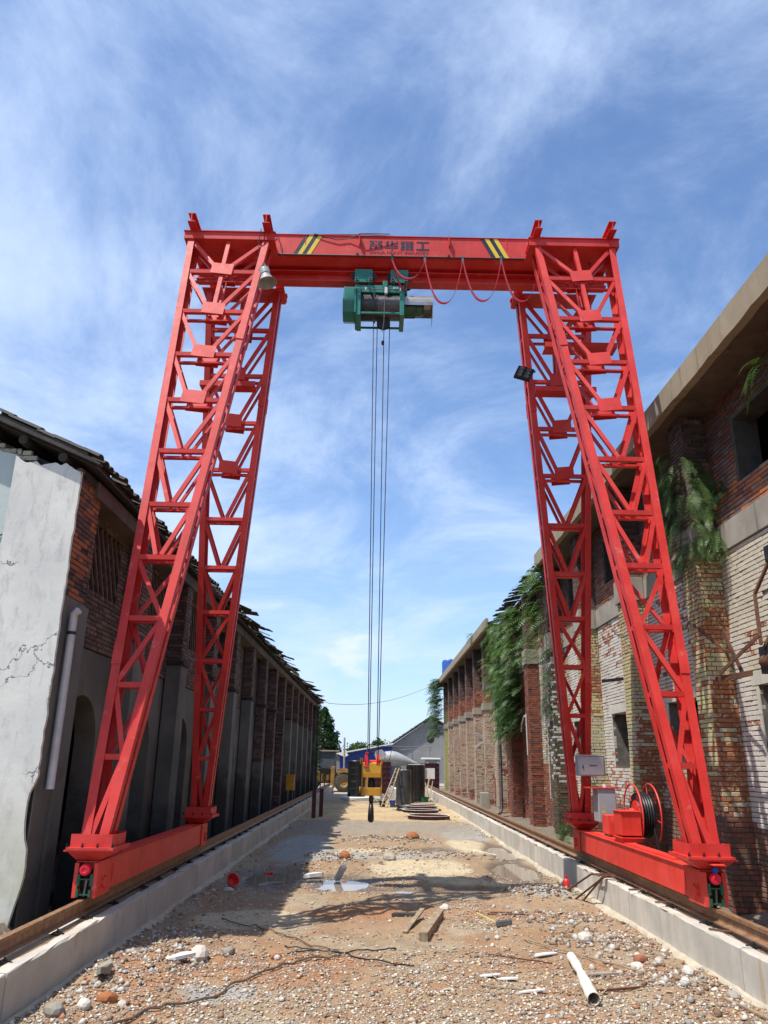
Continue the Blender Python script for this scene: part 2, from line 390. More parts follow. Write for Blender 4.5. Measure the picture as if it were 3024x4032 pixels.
c = lay(c, ss(pale*(.45+fbm(X, Y, 2.4, 35)), .30, .46), (.52, .43, .28))
gry = gauss(X, Y, 2.62, 13.2, .6, .45)+gauss(X, Y, -1.7, 20, .8, 4)+.9*gauss(X, Y, 2.6, 24, .9, 3)+gauss(X, Y, -1.3, 7.6, .5, .35)*.8+.9*gauss(X, Y, -.9, 17.6, .7, .9)+.7*gauss(X, Y, .7, 17.8, 1.2, .5)
c = lay(c, ss(gry*(.5+fbm(X, Y, 4, 38)), .4, .62), (.33, .32, .30))
c = lay(c, ss(Y, 21.5, 25)*(1-ss(Y, 28, 29.5))*.8, (.27, .235, .185))
c = lay(c, ss(Y+.6*fbm(X, Y, .8, 40), 28.6, 29.6)*(1-ss(Y, 39, 42))*(1-.55*ss(fbm(X, Y*3, .8, 47), .5, .62)), (.50, .37, .20))
c = lay(c, ss(Y, 40, 45)*.9, (.40, .345, .27))
for cx, cy, rx, ry in PUD: c = lay(c, .75*ss(gauss(X, Y, cx, cy, rx*1.25, ry*1.25), .25, .6), (.15, .105, .07))
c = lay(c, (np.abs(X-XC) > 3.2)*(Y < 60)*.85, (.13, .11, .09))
c = lay(c, ss(Y, 100, 200), (.08, .10, .05))
c *= (.82+.36*fbm(X, Y, 9, 44))[:, None]
m_ground, t = mat('site_ground'); p = pos(t)
at = t.n('ShaderNodeAttribute', attribute_name='col')
n1 = t.noise(p, 26., 9, .72); n2 = t.noise(p, 6., 8, .66, .3)
vo = t.n('ShaderNodeTexVoronoi', i_Vector=p, i_Scale=26.); vc = t.sep(vo.outputs['Color'])
peb = t.math('MULTIPLY', t.step(vo.outputs[0], .42, .30), t.step(vc[0], .45, .6))
col = t.mix(.55, at.outputs[0], t.mix(n1, (.30, .28, .26), (1.5, 1.48, 1.44)), 'MULTIPLY')
col = t.mix(t.math('MULTIPLY', t.step(n2, .52, .7), .45), col, t.mix(.5, at.outputs[0], (.09, .06, .04)))
col = t.mix(t.math('MULTIPLY', peb, .6), col, t.mix(vc[1], (.22, .18, .15), (.52, .48, .40)))
h = t.math('ADD', t.math('ADD', n1, t.math('MULTIPLY', n2, .9)), t.math('MULTIPLY', peb, .6))
wet = t.math('SUBTRACT', 1., t.step(t.sep(p)[2], -.045, .005))
inn = t.math('MULTIPLY', t.step(t.sep(p)[0], -2.8, -2.7), t.math('SUBTRACT', 1., t.step(t.sep(p)[0], 3.3, 3.4)))
wet = t.math('MULTIPLY', wet, inn)
col = t.mix(t.math('MULTIPLY', wet, .45), col, (.07, .05, .035))
fin(t, Base_Color=col, Roughness=t.math('SUBTRACT', .95, t.math('MULTIPLY', wet, .5)), Normal=t.bump(h, .8, .02))
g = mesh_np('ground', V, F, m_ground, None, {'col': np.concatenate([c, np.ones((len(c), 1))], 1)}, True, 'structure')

m_water, t = mat('muddy_puddle_water'); p = pos(t)
fin(t, Base_Color=(.26, .21, .16), Roughness=.045, IOR=1.33, Specular_IOR_Level=.8, Normal=t.bump(t.noise(p, 3., 2), .03, .01))
mb = MB(); mb.add([(KL, 11.0, -.052), (KR, 11.0, -.052), (KR, 24, -.052), (KL, 24, -.052)], [(0, 1, 2, 3)]); mb.build('puddle_water', m_water, kind='structure')

# ---- pebbles: nobody could count them -> one object
def rocks(n, xs, ys, size, cols, seed, flat=.6):
    r = np.random.default_rng(seed)
    base = np.array([(1, 0, 0), (-1, 0, 0), (0, 1, 0), (0, -1, 0), (0, 0, 1), (0, 0, -1), (.72, .72, .1), (-.72, .72, -.1), (-.72, -.72, .1), (.72, -.72, -.1)])
    fc = np.array([(0, 6, 4), (6, 2, 4), (2, 7, 4), (7, 1, 4), (1, 8, 4), (8, 3, 4), (3, 9, 4), (9, 0, 4), (6, 0, 5), (2, 6, 5), (7, 2, 5), (1, 7, 5), (8, 1, 5), (3, 8, 5), (9, 3, 5), (0, 9, 5)])
    s = size(r, n); sc = s[:, None]*np.stack([r.uniform(.8, 1.5, n), r.uniform(.6, 1.1, n), r.uniform(.35, .8, n)*flat/.6], 1)
    P = base[None]*(1+r.uniform(-.14, .14, (n, 10, 1)))*sc[:, None, :]
    a = r.uniform(0, 6.28, n); ca, sa = np.cos(a)[:, None], np.sin(a)[:, None]; tl = r.uniform(-.5, .5, n)[:, None]
    x = P[..., 0]*ca-P[..., 1]*sa; y = P[..., 0]*sa+P[..., 1]*ca; z = P[..., 2]+x*tl*.4
    z = z+(hgt(xs, ys)+s*.22)[:, None]
    V = np.stack([x+xs[:, None], y+ys[:, None], z], -1).reshape(-1, 3)
    F = (fc[None]+np.arange(n)[:, None, None]*10).reshape(-1, 3)
    C = np.asarray(cols)[r.integers(0, len(cols), n)]*r.uniform(.7, 1.2, (n, 1))
    C = np.concatenate([np.repeat(C, 10, 0), np.ones((n*10, 1))], 1)
    return V, F, C
m_peb, t = mat('pebble_stone'); p = pos(t); at = t.n('ShaderNodeAttribute', attribute_name='col'); n = t.noise(p, 45., 5, .6)
fin(t, Base_Color=t.mix(.5, at.outputs[0], t.mix(n, (.5, .48, .45), (1.2, 1.2, 1.2)), 'MULTIPLY'), Roughness=.85, Normal=t.bump(n, .3, .004))
PC = [(.52, .46, .37), (.60, .56, .49), (.42, .33, .24), (.40, .35, .29), (.32, .21, .13), (.48, .36, .22), (.64, .59, .50), (.36, .17, .09), (.27, .23, .19)]
r = np.random.default_rng(3)
n = 60000; u = r.random(n); ys = 5.9+(u**1.7)*11; xs = r.uniform(KL+.03, KR-.03, n)
dens = fbm(xs, ys, .9, 60)*.9+.25*gauss(xs, ys, 0, 7.2, 3, 1.4)+.35*gauss(xs, ys, 2.3, 7.4, .9, 1)+.35*(1-ss(ys, 6.8, 8.6))+.5*gauss(xs, ys, -1.6, 8.2, 1, 1)
keep = (r.random(n) < ss(dens, .34, .72)*1.0+.10)
for cx, cy, rx, ry in PUD: keep &= gauss(xs, ys, cx, cy, rx, ry) < .45
xs, ys = xs[keep], ys[keep]
V, F, C = rocks(len(xs), xs, ys, lambda r, n: .006+.013*r.random(n)**2.2+.016*(r.random(n) > .988), PC, 5)
mesh_np('gravel', V, F, m_peb, None, {'col': C}, True, 'stuff')
# rubble along the kerb feet and on the strips beside the walls
n = 1500; ys = 6.4+r.random(n)**1.5*26; sd = r.random(n)
xs = np.where(sd < .36, KL+.04+np.abs(r.normal(0, .3, n)), np.where(sd < .68, KR-.04-np.abs(r.normal(0, .3, n)), np.where(sd < .84, r.uniform(3.75, 4.9, n), r.uniform(-4.1, -3.35, n))))
V, F, C = rocks(n, xs, ys, lambda r, n: .010+.024*r.random(n)**3, [(.42, .40, .37), (.52, .49, .44), (.30, .25, .20), (.34, .14, .08), (.24, .21, .18)], 6, .8)
mesh_np('rubble', V, F, m_peb, None, {'col': C}, True, 'stuff')
# muddy clods and churned mounds in the middle distance
n = 5200; k = r.integers(0, len(MOUND), n); mm = np.array(MOUND)[k]
xs = mm[:, 0]+r.normal(0, .62, n)*mm[:, 2]; ys = mm[:, 1]+r.normal(0, .62, n)*mm[:, 3]; ok = (xs > KL+.05) & (xs < KR-.05); xs, ys = xs[ok], ys[ok]
V, F, C = rocks(len(xs), xs, ys, lambda r, n: .010+.034*r.random(n)**3.5, [(.30, .22, .15), (.40, .37, .33), (.20, .13, .08), (.46, .43, .38)], 8, .8)
mesh_np('mud_clods', V, F, m_peb, None, {'col': C}, True, 'stuff')

# ================================================================ KERB WALLS AND RAILS
def kerb(side, label, y0, y1, seed):
    e = empty('rail_foundation_wall', (XC+side*3.2, y0, 0), label, 'concrete wall')
    rr = random.Random(seed); y = y0
    xi = KR if side > 0 else KL; k = 0
    while y < y1:
        L = rr.choice([1.5, 2.1, 1.15, 2.4, 1.8])*(1 if y < 20 else 2.2); ye = min(y+L, y1); j = rr.uniform(-.008, .008)
        mb = MB(); x0 = xi+j*side; zt = .405+rr.uniform(-.006, .006)
        # cross-section: thick strip, slightly lower seat under the rail; subdivided and nudged so edges are not ruler straight
        N = max(2, int((ye-y-.008)/.16)); prof = [(0, -.25), (0, zt-.012), (.012, zt), (.115, zt), (.12, zt-.03), (.46, zt-.035), (.46, -.25)]
        vs = []; fs = []
        for a in range(N+1):
            yy = y+.004+(ye-y-.008)*a/N
            for q, (dx, zz) in enumerate(prof):
                vs.append((x0+side*(dx+(rr.uniform(-.008, .008)+(.022 if q in (1, 2) and rr.random() < .06 else 0) if q in (1, 2, 3) else 0)), yy, zz+(rr.uniform(-.007, .007)-(.02 if q == 2 and rr.random() < .06 else 0) if 0 < q < 5 else 0)))
        m = len(prof)
        for a in range(N):
            for q in range(m-1): fs.append((a*m+q, a*m+q+1, (a+1)*m+q+1, (a+1)*m+q))
        fs += [tuple(range(m)), tuple(range(N*m, N*m+m))[::-1]]
        mb.add(vs, fs); mb.build('concrete_panel', m_kerb, e); y = ye; k += 1
    return e
kerb(1, 'pale concrete kerb wall carrying the rail beside the painted brick mill', 4.2, 57, 4)
kerb(-1, 'shaded concrete kerb wall carrying the rail beside the tile-roofed building', 4.2, 55, 9)
# spilled cement footing strip
for s_, xi in ((1, KR), (-1, KL)):
    mb = MB(); rr = random.Random(5+s_); N = 260; vs = []; fs = []
    for a in range(N+1):
        yy = 4.5+a*.12; ww = .03+.09*vnoise(yy, s_*3, 1.4)+.03*rr.random()
        vs += [(xi+.02*s_, yy, .06), (xi-s_*ww*.5, yy, H1(xi-s_*ww*.5, yy)+.025), (xi-s_*ww, yy, H1(xi-s_*ww, yy)-.02)]
    for a in range(N):
        for q in range(2): fs.append((a*3+q, a*3+q+1, a*3+q+4, a*3+q+3))
    mb.add(vs, fs); mb.build('spilled_cement', m_slab, kind='structure')
RZ = .56; RX = 3.28
RPROF = [(-.055, .0), (.055, .0), (.055, .012), (.011, .03), (.011, .092), (.033, .104), (.033, .136), (-.033, .136), (-.033, .104), (-.011, .092), (-.011, .03), (-.055, .012)]
def rail(side, label, y0, y1):
    xr = XC+side*RX; e = empty('crane_rail', (xr, y0, .42), label, 'rail', 'steel crane rails')
    mb = MB(); mb.prism([(xr+a, RZ-.136+b) for a, b in RPROF], 'Y', y0, y1); mb.build('rail_bar', m_rail, e)
    MB().box(*sorted((xr-side*.085, xr-side*.13)), y0, 30, .378, .392).build('guide_strip', m_rail, e)
    first = None; rr = random.Random(int(11+side)); y = 5.2
    while y < 40:
        if first is None:
            b = MB(); b.box(-.05, .03, -.035, .035, 0, .018); b.tube([(-.02, 0, .0), (-.02, 0, .05)], .009, 6); b.lathe([(.017, .018), (.017, .034)], (-.02, 0, 0), n=6)
            b.bar((-.02, 0, .03), (-.085, .03, .012), .012, .012)
            first = b.build('rail_clip', m_dark, e); o = first
        else:
            o = first.copy(); COL.objects.link(o); o.parent = e
        o.location = (-side*.085, y-y0, -.035 if 0 else -.022); o.rotation_euler = (0, 0, (0 if side > 0 else math.pi)+rr.uniform(-.25, .25))
        y += rr.uniform(.7, 1.15) if y < 22 else 1.6
    return e
rail(-1, 'rusty steel rail on the left kerb under the shaded end beam', 4.2, 54.5)
rail(1, 'rusty steel rail on the right kerb beside the painted brick mill', 4.2, 56.5)

# loose splinters, chips and straw on the soil
rr = random.Random(77); mb = MB()
for k in range(420):
    x_ = rr.uniform(KL+.1, KR-.1); y_ = 6.2+12*rr.random()**1.6; a = rr.uniform(0, 3.14); l = rr.uniform(.02, .11)*(1+.6*(rr.random() < .1)); z_ = H1(x_, y_)+.012
    mb.bar((x_, y_, z_), (x_+l*math.cos(a), y_+l*math.sin(a), z_+rr.uniform(0, .02)), rr.uniform(.004, .014), .004)
mb.build('wood_splinters', m_wood, kind='stuff')
rr = random.Random(78); mb = MB()
for k in range(160):
    x_ = rr.uniform(KL+.1, KR-.1); y_ = 6.2+14*rr.random()**1.4; a = rr.uniform(0, 3.14); l = rr.uniform(.02, .07); z_ = H1(x_, y_)+.012
    mb.bar((x_, y_, z_), (x_+l*math.cos(a), y_+l*math.sin(a), z_+rr.uniform(0, .015)), rr.uniform(.01, .04), .004)
mb.build('litter_chips', m_slab, kind='stuff')
# ================================================================ BRICKWORK
BR = {'right': [], 'left': []}
def put_bricks(store, o, ud, nd, u0, u1, z0, z1, cf, holes=(), depth=.055, L=.245, Hc=.063, seed=0, half=.118, offs=0., ragged=None, maxlen=None):
    """courses of bricks on the plane through o; ud along, nd outward. cf(u,z,rng)->(colA,colB,amount)"""
    rr = random.Random(seed); nz = int(round((z1-z0)/Hc)); Hc = (z1-z0)/max(1, nz); J = .0105
    for c in range(nz):
        za = z0+c*Hc; zb = za+Hc; zm = (za+zb)/2
        u = u0+((c % 2)*half*.5+offs)-L; header = (c % 4 == 3)
        while u < u1:
            l = half if (header or rr.random() < .07) else L
            a, b = max(u, u0), min(u+l, u1); u += l
            if b-a < .035: continue
            segs = [(a, b)]
            for (h0, h1, k0, k1) in holes:
                if k0 < zm < k1:
                    ns = []
                    for s0, s1 in segs:
                        if s1 <= h0 or s0 >= h1: ns.append((s0, s1))
                        else:
                            if h0-s0 > .03: ns.append((s0, h0+J/2))
                            if s1-h1 > .03: ns.append((h1-J/2, s1))
                    segs = ns
            for a2, b2 in segs:
                if ragged and ragged((a2+b2)/2, zm): continue
                if rr.random() < .002: continue
                j = rr.uniform; p = j(.000, .009)+(.006 if rr.random() < .06 else 0)
                cA, cB, am = cf((a2+b2)/2, zm, rr)
                g = J/2; e = .004
                uu0, uu1, zz0, zz1 = a2+g+j(-.002, .002), b2-g+j(-.002, .002), za+g+j(-.0015, .0015), zb-g+j(-.0015, .0015)
                t = j(-.003, .003)
                loc = [(uu0, zz0, -depth), (uu1, zz0, -depth), (uu1, zz1, -depth), (uu0, zz1, -depth),
                       (uu0+e, zz0+e, p), (uu1-e, zz0+e, p+t), (uu1-e, zz1-e, p+t), (uu0+e, zz1-e, p),
                       (uu0, zz0, p-.005), (uu1, zz0, p-.005), (uu1, zz1, p-.005), (uu0, zz1, p-.005)]
                store.append(([(o[0]+ud[0]*q[0]+nd[0]*q[2], o[1]+ud[1]*q[0]+nd[1]*q[2], q[1]) for q in loc], cA, cB, am, nd))
BF = [(4, 5, 6, 7), (8, 9, 5, 4), (9, 10, 6, 5), (10, 11, 7, 6), (11, 8, 4, 7), (0, 1, 9, 8), (1, 2, 10, 9), (2, 3, 11, 10), (3, 0, 8, 11)]
def flush_bricks(store, parent, limit=300):
    P = np.array([s[0] for s in store], float)       # n,12,3
    nrm = np.array([s[4] for s in store], float)
    if np.cross(np.array([0, 0, 1.]), [0, 0, 0]).any(): pass
    # screen size of each front face
    d = P-np.array([0, 0, EYE]); zc = d@Fv; u = 1512+FPX*(d@CX)/np.maximum(zc, .1); v = 2016-FPX*(d@CY)/np.maximum(zc, .1)
    q = [4, 5, 6, 7]; area = 0
    for a in range(4): b = (a+1) % 4; area = area+u[:, q[a]]*v[:, q[b]]-u[:, q[b]]*v[:, q[a]]
    area = np.abs(area)/2; face = ((P[:, 4]-np.array([0, 0, EYE]))*nrm).sum(1) < 0
    vis = (zc.min(1) > .5) & (u.min(1) > 5) & (u.max(1) < 3019) & (v.min(1) > 5) & (v.max(1) < 4027) & face
    order = np.argsort(-np.where(vis, area, -1))[:limit]; sel = np.zeros(len(P), bool); sel[order] = True
    A = np.array([tuple(s[1])+(s[3],) for s in store]); B = np.array([tuple(s[2])+(1,) for s in store])
    F = np.array(BF)
    for i in order:
        mesh_np('brick', P[i], F, m_brick, parent, {'colA': np.repeat(A[i:i+1], 12, 0), 'colB': np.repeat(B[i:i+1], 12, 0)})
    rest = np.where(~sel)[0]; n = len(rest)
    FF = (F[None]+np.arange(n)[:, None, None]*12).reshape(-1, 4)
    mesh_np('brickwork', P[rest].reshape(-1, 3), FF, m_brick, parent, {'colA': np.repeat(A[rest], 12, 0), 'colB': np.repeat(B[rest], 12, 0)}, kind='stuff')
    return n
def lin(*c): return tuple(c)
REDS = [(.30, .085, .045), (.26, .07, .04), (.34, .11, .05), (.22, .075, .055), (.38, .13, .055), (.20, .06, .045)]
DARKS = [(.10, .05, .045), (.13, .07, .06), (.075, .045, .04), (.15, .10, .09)]
WHITES = [(.60, .575, .56), (.66, .64, .62), (.54, .51, .50), (.58, .53, .51), (.62, .56, .55)]
YELS = [(.46, .41, .24), (.50, .46, .30), (.38, .34, .20), (.52, .44, .22), (.44, .42, .33)]
def n2(u, z, s, o): return float(fbm(u, z, s, o, 3))
def cf_wall(u, z, rr):                       # main wall of the mill; u is the Y coordinate
    red = rr.choice(REDS); wh = rr.choice(WHITES); dk = rr.choice(DARKS)
    if z > 5.2:                              # bare upper storey, eave shade painted in, darker upwards
        k = n2(u, z, .9, 70)
        if z < 5.85 and rr.random() < .75: return ((rr.choice([(.46, .16, .06), (.40, .12, .06), (.24, .15, .12), (.30, .20, .17)])), dk, .35)
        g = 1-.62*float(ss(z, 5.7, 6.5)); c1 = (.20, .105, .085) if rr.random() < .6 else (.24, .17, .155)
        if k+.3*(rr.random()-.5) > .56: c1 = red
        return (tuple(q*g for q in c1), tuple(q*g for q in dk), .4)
    m = n2(u, z, .55, 71)+.25*(n2(u, z, 2.2, 72)-.5)
    if u > 20: 
        if u < 24: P = .62 if z > 2 else .15
        elif u < 30.3: P = .12
        else: P = .55 if z < 5 and z > 1.4 else .15
        P += (m-.5)*1.2
        if u > 30.3 and P+.25*(rr.random()-.5) > .30: return (rr.choice([(.52, .43, .37), (.48, .35, .28), (.56, .50, .44), (.50, .44, .30)]), red, .38)
        if P+.3*(rr.random()-.5) > .48: return (wh if u > 30 else rr.choice(WHITES+YELS), red, .45)
        return (red if n2(u, z, .8, 90)+.3*(rr.random()-.5) > .36 else dk, rr.choice([dk, wh]), .3)
    low = z < 1.25+.25*(n2(u, 0, 1.5, 73)-.5)
    if low: return (rr.choice([(.25, .13, .085), (.29, .15, .10), (.20, .115, .08), (.28, .11, .06)]), rr.choice([(.16, .10, .07), (.34, .27, .20)]), .45)
    if 11.2 < u < 14 and z < 2.6 and m > .45: return (rr.choice(YELS), red, .3)
    tone = n2(u, z, .35, 77); jit = rr.uniform(.90, 1.06)
    wc = tuple(k*jit for k in ((.66, .61, .55) if tone > .5 else (.62, .56, .44)))
    if m+.40*(rr.random()-.5) > .355: return (wc, rr.choice([red, (.42, .20, .11), (.36, .30, .28)]), .20+1.6*max(0, .50-m))
    return (rr.choice(REDS[:3]+[(.42, .15, .07), (.46, .18, .085)]), wc, .55)
def cf_pil(y0):
    def f(u, z, rr):
        red = rr.choice(REDS+[(.40, .14, .05)]); ye = rr.choice(YELS); dk = rr.choice(DARKS); m = n2(u*3+y0, z, .8, 75)
        if z > 5.2: g = 1-.55*float(ss(z, 5.9, 6.6)); return (tuple(q*g for q in rr.choice(DARKS+[(.24, .12, .09), (.17, .10, .08)])), (.06, .05, .04), .4)  # pier bricks darken upwards too: eave shade in their colour
        if y0 > 23 and y0 < 30: return (rr.choice([(.24, .07, .04), (.30, .09, .05), (.13, .06, .045)]), dk, .35)
        if y0 > 30:
            if y0 > 52: return ((.46, .45, .20) if z < 4.4 else (.2, .2, .1), (.2, .22, .07), .4)
            if z > 4.4 or n2(u*2, z, .9, 91)+.2*(rr.random()-.5) > .62: return (tuple(q*.9 for q in red), rr.choice(WHITES), .4)
            return (rr.choice([(.52, .42, .36), (.50, .34, .26), (.50, .45, .31)]), red, .45)
        if 20.3 < y0 < 21.5:                 # mossy, water-stained pier with white paint only on some bricks
            if rr.random() < .38 and z > 1.5: return ((.46, .47, .43), (.05, .06, .03), .3)
            return (rr.choice([(.09, .07, .045), (.06, .06, .03), (.12, .07, .05), (.16, .09, .055)]), (.05, .07, .02), .5)
        if z < 1.3: return (rr.choice([(.20, .09, .055), (.26, .10, .06), (.15, .08, .06)]), dk, .4)
        q = n2(u*1.5+y0*3, z, .9, 78)+.22*(rr.random()-.5)+.10*(3.5 < z < 4.0)+.10*(z < 2.3)-.06*(z > 4.1)
        yb = tuple(k*rr.uniform(.86, 1.08) for k in ((.54, .46, .25) if n2(u, z, .6, 79) > .48 else (.52, .47, .32)))
        if q > .68: return (rr.choice([(.36, .125, .05), (.40, .15, .06), (.31, .11, .05)]), yb, .45)
        return (yb, rr.choice([(.14, .12, .06), (.36, .15, .07), (.22, .19, .10)]), .34+.25*(z > 3.9))
    return f

# ================================================================ RIGHT MILL
XW, XP = 4.97, 4.60
mill = empty('brick_mill', (XW, 4, 0), 'old two-storey brick mill with flaking white paint, piers and a concrete eave', 'building')
PY = [10.8+3.25*k for k in range(-3, 14)]; PD = .49
WINS = []
for y in PY:
    yc = y+PD+1.38
    if yc < 20: WINS.append((yc-.75, yc+.75, 1.93, 2.97, 'open'))
    elif yc < 24: WINS.append((yc-.30, yc+.55, 1.05, 2.97, 'blind'))
    elif 38 < yc < 41: WINS.append((yc-.6, yc+.7, .6, 3.3, 'blind'))
    if yc < 21: WINS.append((yc-.78, yc+.60, 5.70, 6.70, 'open'))
    elif yc < 24: WINS.append((yc-.2, yc+.25, 5.4, 6.3, 'open'))
HO = [(a, b, c-(.0), d+(.19 if k == 'open' and c < 3 else 0)) for a, b, c, d, k in WINS]
for z0, z1, sd in ((-.12, 4.88, 1), (5.28, 7.08, 2)):
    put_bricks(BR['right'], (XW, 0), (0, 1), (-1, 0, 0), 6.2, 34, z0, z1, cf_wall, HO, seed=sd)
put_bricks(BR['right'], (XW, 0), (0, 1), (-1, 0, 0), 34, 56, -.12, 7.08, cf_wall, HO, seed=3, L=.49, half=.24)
for y in PY:
    if y < 4.0: continue
    f = cf_pil(y); fs = dict(seed=int(y*10)); big = y > 34
    kw = dict(L=.49, half=.24) if big else {}
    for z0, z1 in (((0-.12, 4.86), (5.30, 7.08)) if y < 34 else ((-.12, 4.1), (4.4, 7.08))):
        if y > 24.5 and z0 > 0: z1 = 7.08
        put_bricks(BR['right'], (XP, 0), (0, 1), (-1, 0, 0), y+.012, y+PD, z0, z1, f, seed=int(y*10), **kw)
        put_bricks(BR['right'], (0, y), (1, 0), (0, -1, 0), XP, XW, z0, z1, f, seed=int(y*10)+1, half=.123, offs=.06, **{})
nb = flush_bricks(BR['right'], mill)
# wall cores (mortar plane just behind the brick faces), decomposed round the openings
def core(mb, x0, x1, y0, y1, z0, z1, holes):
    ycuts = sorted({y0, y1, *[h for w_ in holes for h in w_[:2] if y0 < h < y1]})
    for a, b in zip(ycuts, ycuts[1:]):
        ym = (a+b)/2; zc = [z0]; hs = sorted((c, d) for (h0, h1, c, d) in holes if h0 < ym < h1)
        cur = z0
        for c_, d_ in hs:
            if c_ > cur: mb.box(x0, x1, a, b, cur, c_)
            cur = max(cur, d_)
        if cur < z1: mb.box(x0, x1, a, b, cur, z1)
mb = MB(); core(mb, XW+.009, XW+.37, 2.0, 56, -.3, 7.08, HO); mb.build('wall', m_mortar, mill)
mb = MB()
for y in PY:
    if y > 4: mb.box(XP+.009, XW+.008, y+.009, y+PD-.004, -.3, 7.08)
mb.build('pier_core', m_mortar, mill)
mb = MB(); mb.box(XW+.38, 12, 2, 2.3, -.3, 7.1); mb.box(XW+.38, 12, 55.7, 56, -.3, 7.1); mb.box(11.7, 12, 2.3, 55.7, -.3, 7.1); mb.box(XW+.38, 11.7, 2.3, 55.7, 3.6, 3.75)
mb.build('interior_walls', m_inner, mill)
# concrete band with blocks round each pier
for i, y in enumerate(PY[:-1]):
    y0, y1 = max(y+PD, 2.2), PY[i+1]
    if y1 < 4 or y0 > 26: continue
    MB().box(XW-.035+.004*(i % 2), XW+.01, y0, y1, 4.885, 5.275).build('concrete_band', m_band, mill, bevel=.006)
for y in PY:
    if y < 4: continue
    if y < 29: z0, z1 = 4.865, 5.295
    else: z0, z1 = 4.105, 4.395
    MB().box(XP-.05, XW-.036, y-.045, y+PD+.03, z0, z1).build('pier_block', m_band, mill, bevel=.008)
# openings: lintel, plaster surround and reveals, sill
for k, (a, b, c_, d_, kd) in enumerate(WINS):
    if kd == 'open' and c_ < 3:
        wf = MB().box(XW-.012, XW+.37, a-.16, b+.16, d_+.004, d_+.188).build('lintel', m_frame, mill, bevel=.004)
        e = MB().box(XW-.006, XW+.372, a-.07, a-.001, c_-.02, d_+.003).build('window_jamb', m_frame, mill, bevel=.004); MB().box(XW-.006, XW+.372, b+.001, b+.075, c_-.02, d_+.003).build('window_jamb', m_frame, mill, bevel=.004)
        MB().box(XW+.01, XW+.38, a-.06, b+.06, c_-.055, c_-.0015).build('sill', m_frame, e)
    elif kd == 'open':
        for bx_ in ((a+.0, a+.05, c_+.02, d_), (b-.05, b, c_+.02, d_), (a+.051, b-.051, d_-.05, d_)): MB().box(XW+.02, XW+.372, *bx_).build('window_jamb', m_shadejamb, mill)
    else:
        bl = MB(); bl.box(XW+.16, XW+.3, a, b, c_, d_); bl.build('blocked_opening', m_render, mill)
        for bx_ in ((a-.06, a-.001, c_, d_), (b+.001, b+.06, c_, d_), (a-.06, b+.06, d_+.001, d_+.1)): MB().box(XW-.01, XW+.16, *bx_).build('window_jamb', m_frame, mill)
# doorway-like grey panel and pale strip further along
MB().box(XW-.03, XW+.005, 34.6, 36.6, .25, 3.1).build('rendered_panel', m_render, mill)
MB().box(XW-.04, XW-.031, 34.9, 36.3, 1.5, 2.7).build('rendered_patch', m_band, mill)
# eave: fascia panels over a soffit slab
def fascia(y0, y1, drop=0):
    y = y0
    while y < y1-.01:
        ye = min(y+random.uniform(3.0, 4.6), y1); rr = random.Random(int(y*7)); mb = MB(); N = max(3, int((ye-y)/.22)); vs = []; fs = []
        for a in range(N+1):
            yy = y+.004+(ye-y-.008)*a/N; b = 7.08+rr.uniform(-.012, .012)
            vs += [(4.30+rr.uniform(-.003, .003), yy, b), (4.30+rr.uniform(-.003, .003), yy, 7.44+rr.uniform(-.004, .004)), (4.42, yy, 7.44), (4.42, yy, b)]
        for a in range(N):
            for q in range(4): fs.append((a*4+q, a*4+(q+1) % 4, a*4+4+(q+1) % 4, a*4+4+q))
        fs += [(0, 1, 2, 3), (N*4+3, N*4+2, N*4+1, N*4)]
        mb.add(vs, fs).build('fascia_panel', m_fascia, mill); y = ye
fascia(2.2, 20.6); fascia(30.4, 56.2)
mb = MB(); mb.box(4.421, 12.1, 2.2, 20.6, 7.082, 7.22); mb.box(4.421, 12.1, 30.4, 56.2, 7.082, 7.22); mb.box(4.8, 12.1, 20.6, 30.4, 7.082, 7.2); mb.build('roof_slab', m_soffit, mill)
# collapsed stretch of eave between the two slabs: broken tiles and boards
rr = random.Random(21)
for k in range(46):
    y = 20.6+k*.215; L = rr.uniform(.35, .62); mb = MB()
    mb.bar((4.85, y+rr.uniform(-.05, .05), 7.27+rr.uniform(-.02, .05)), (4.85-L, y+rr.uniform(-.06, .06), 7.2+rr.uniform(-.06, .05)), .2, .022)
    mb.build('roof_tile', m_woodd, mill)
# rainwater downpipe
mb = MB(); mb.tube([(4.5, 28.9, 6.4), (4.5, 28.9, .5), (4.46, 28.85, .35), (4.36, 28.7, .28)], .055, 10)
for z in (1.9, 3.3, 4.7): mb.lathe([(.066, 0), (.066, .09)], (4.5, 28.9, z), n=10)
mb.build('downpipe', m_steel, mill, True)
mb = MB(); mb.tube([(4.5, 30.0, 7.05), (4.45, 30.0, 6.8), (4.5, 30.1, 6.0)], .05, 8); mb.build('downpipe', m_pvc, mill, True)
mb = MB(); mb.tube([(4.55, 24.1, 3.35), (4.5, 24.05, 3.33), (4.48, 24.4, 3.1), (4.5, 24.6, 2.9)], .02, 6); mb.tube([(4.55, 24.0, 3.4), (4.55, 23.95, 2.2)], .022, 6); mb.build('pipe', m_pvc, mill, True)

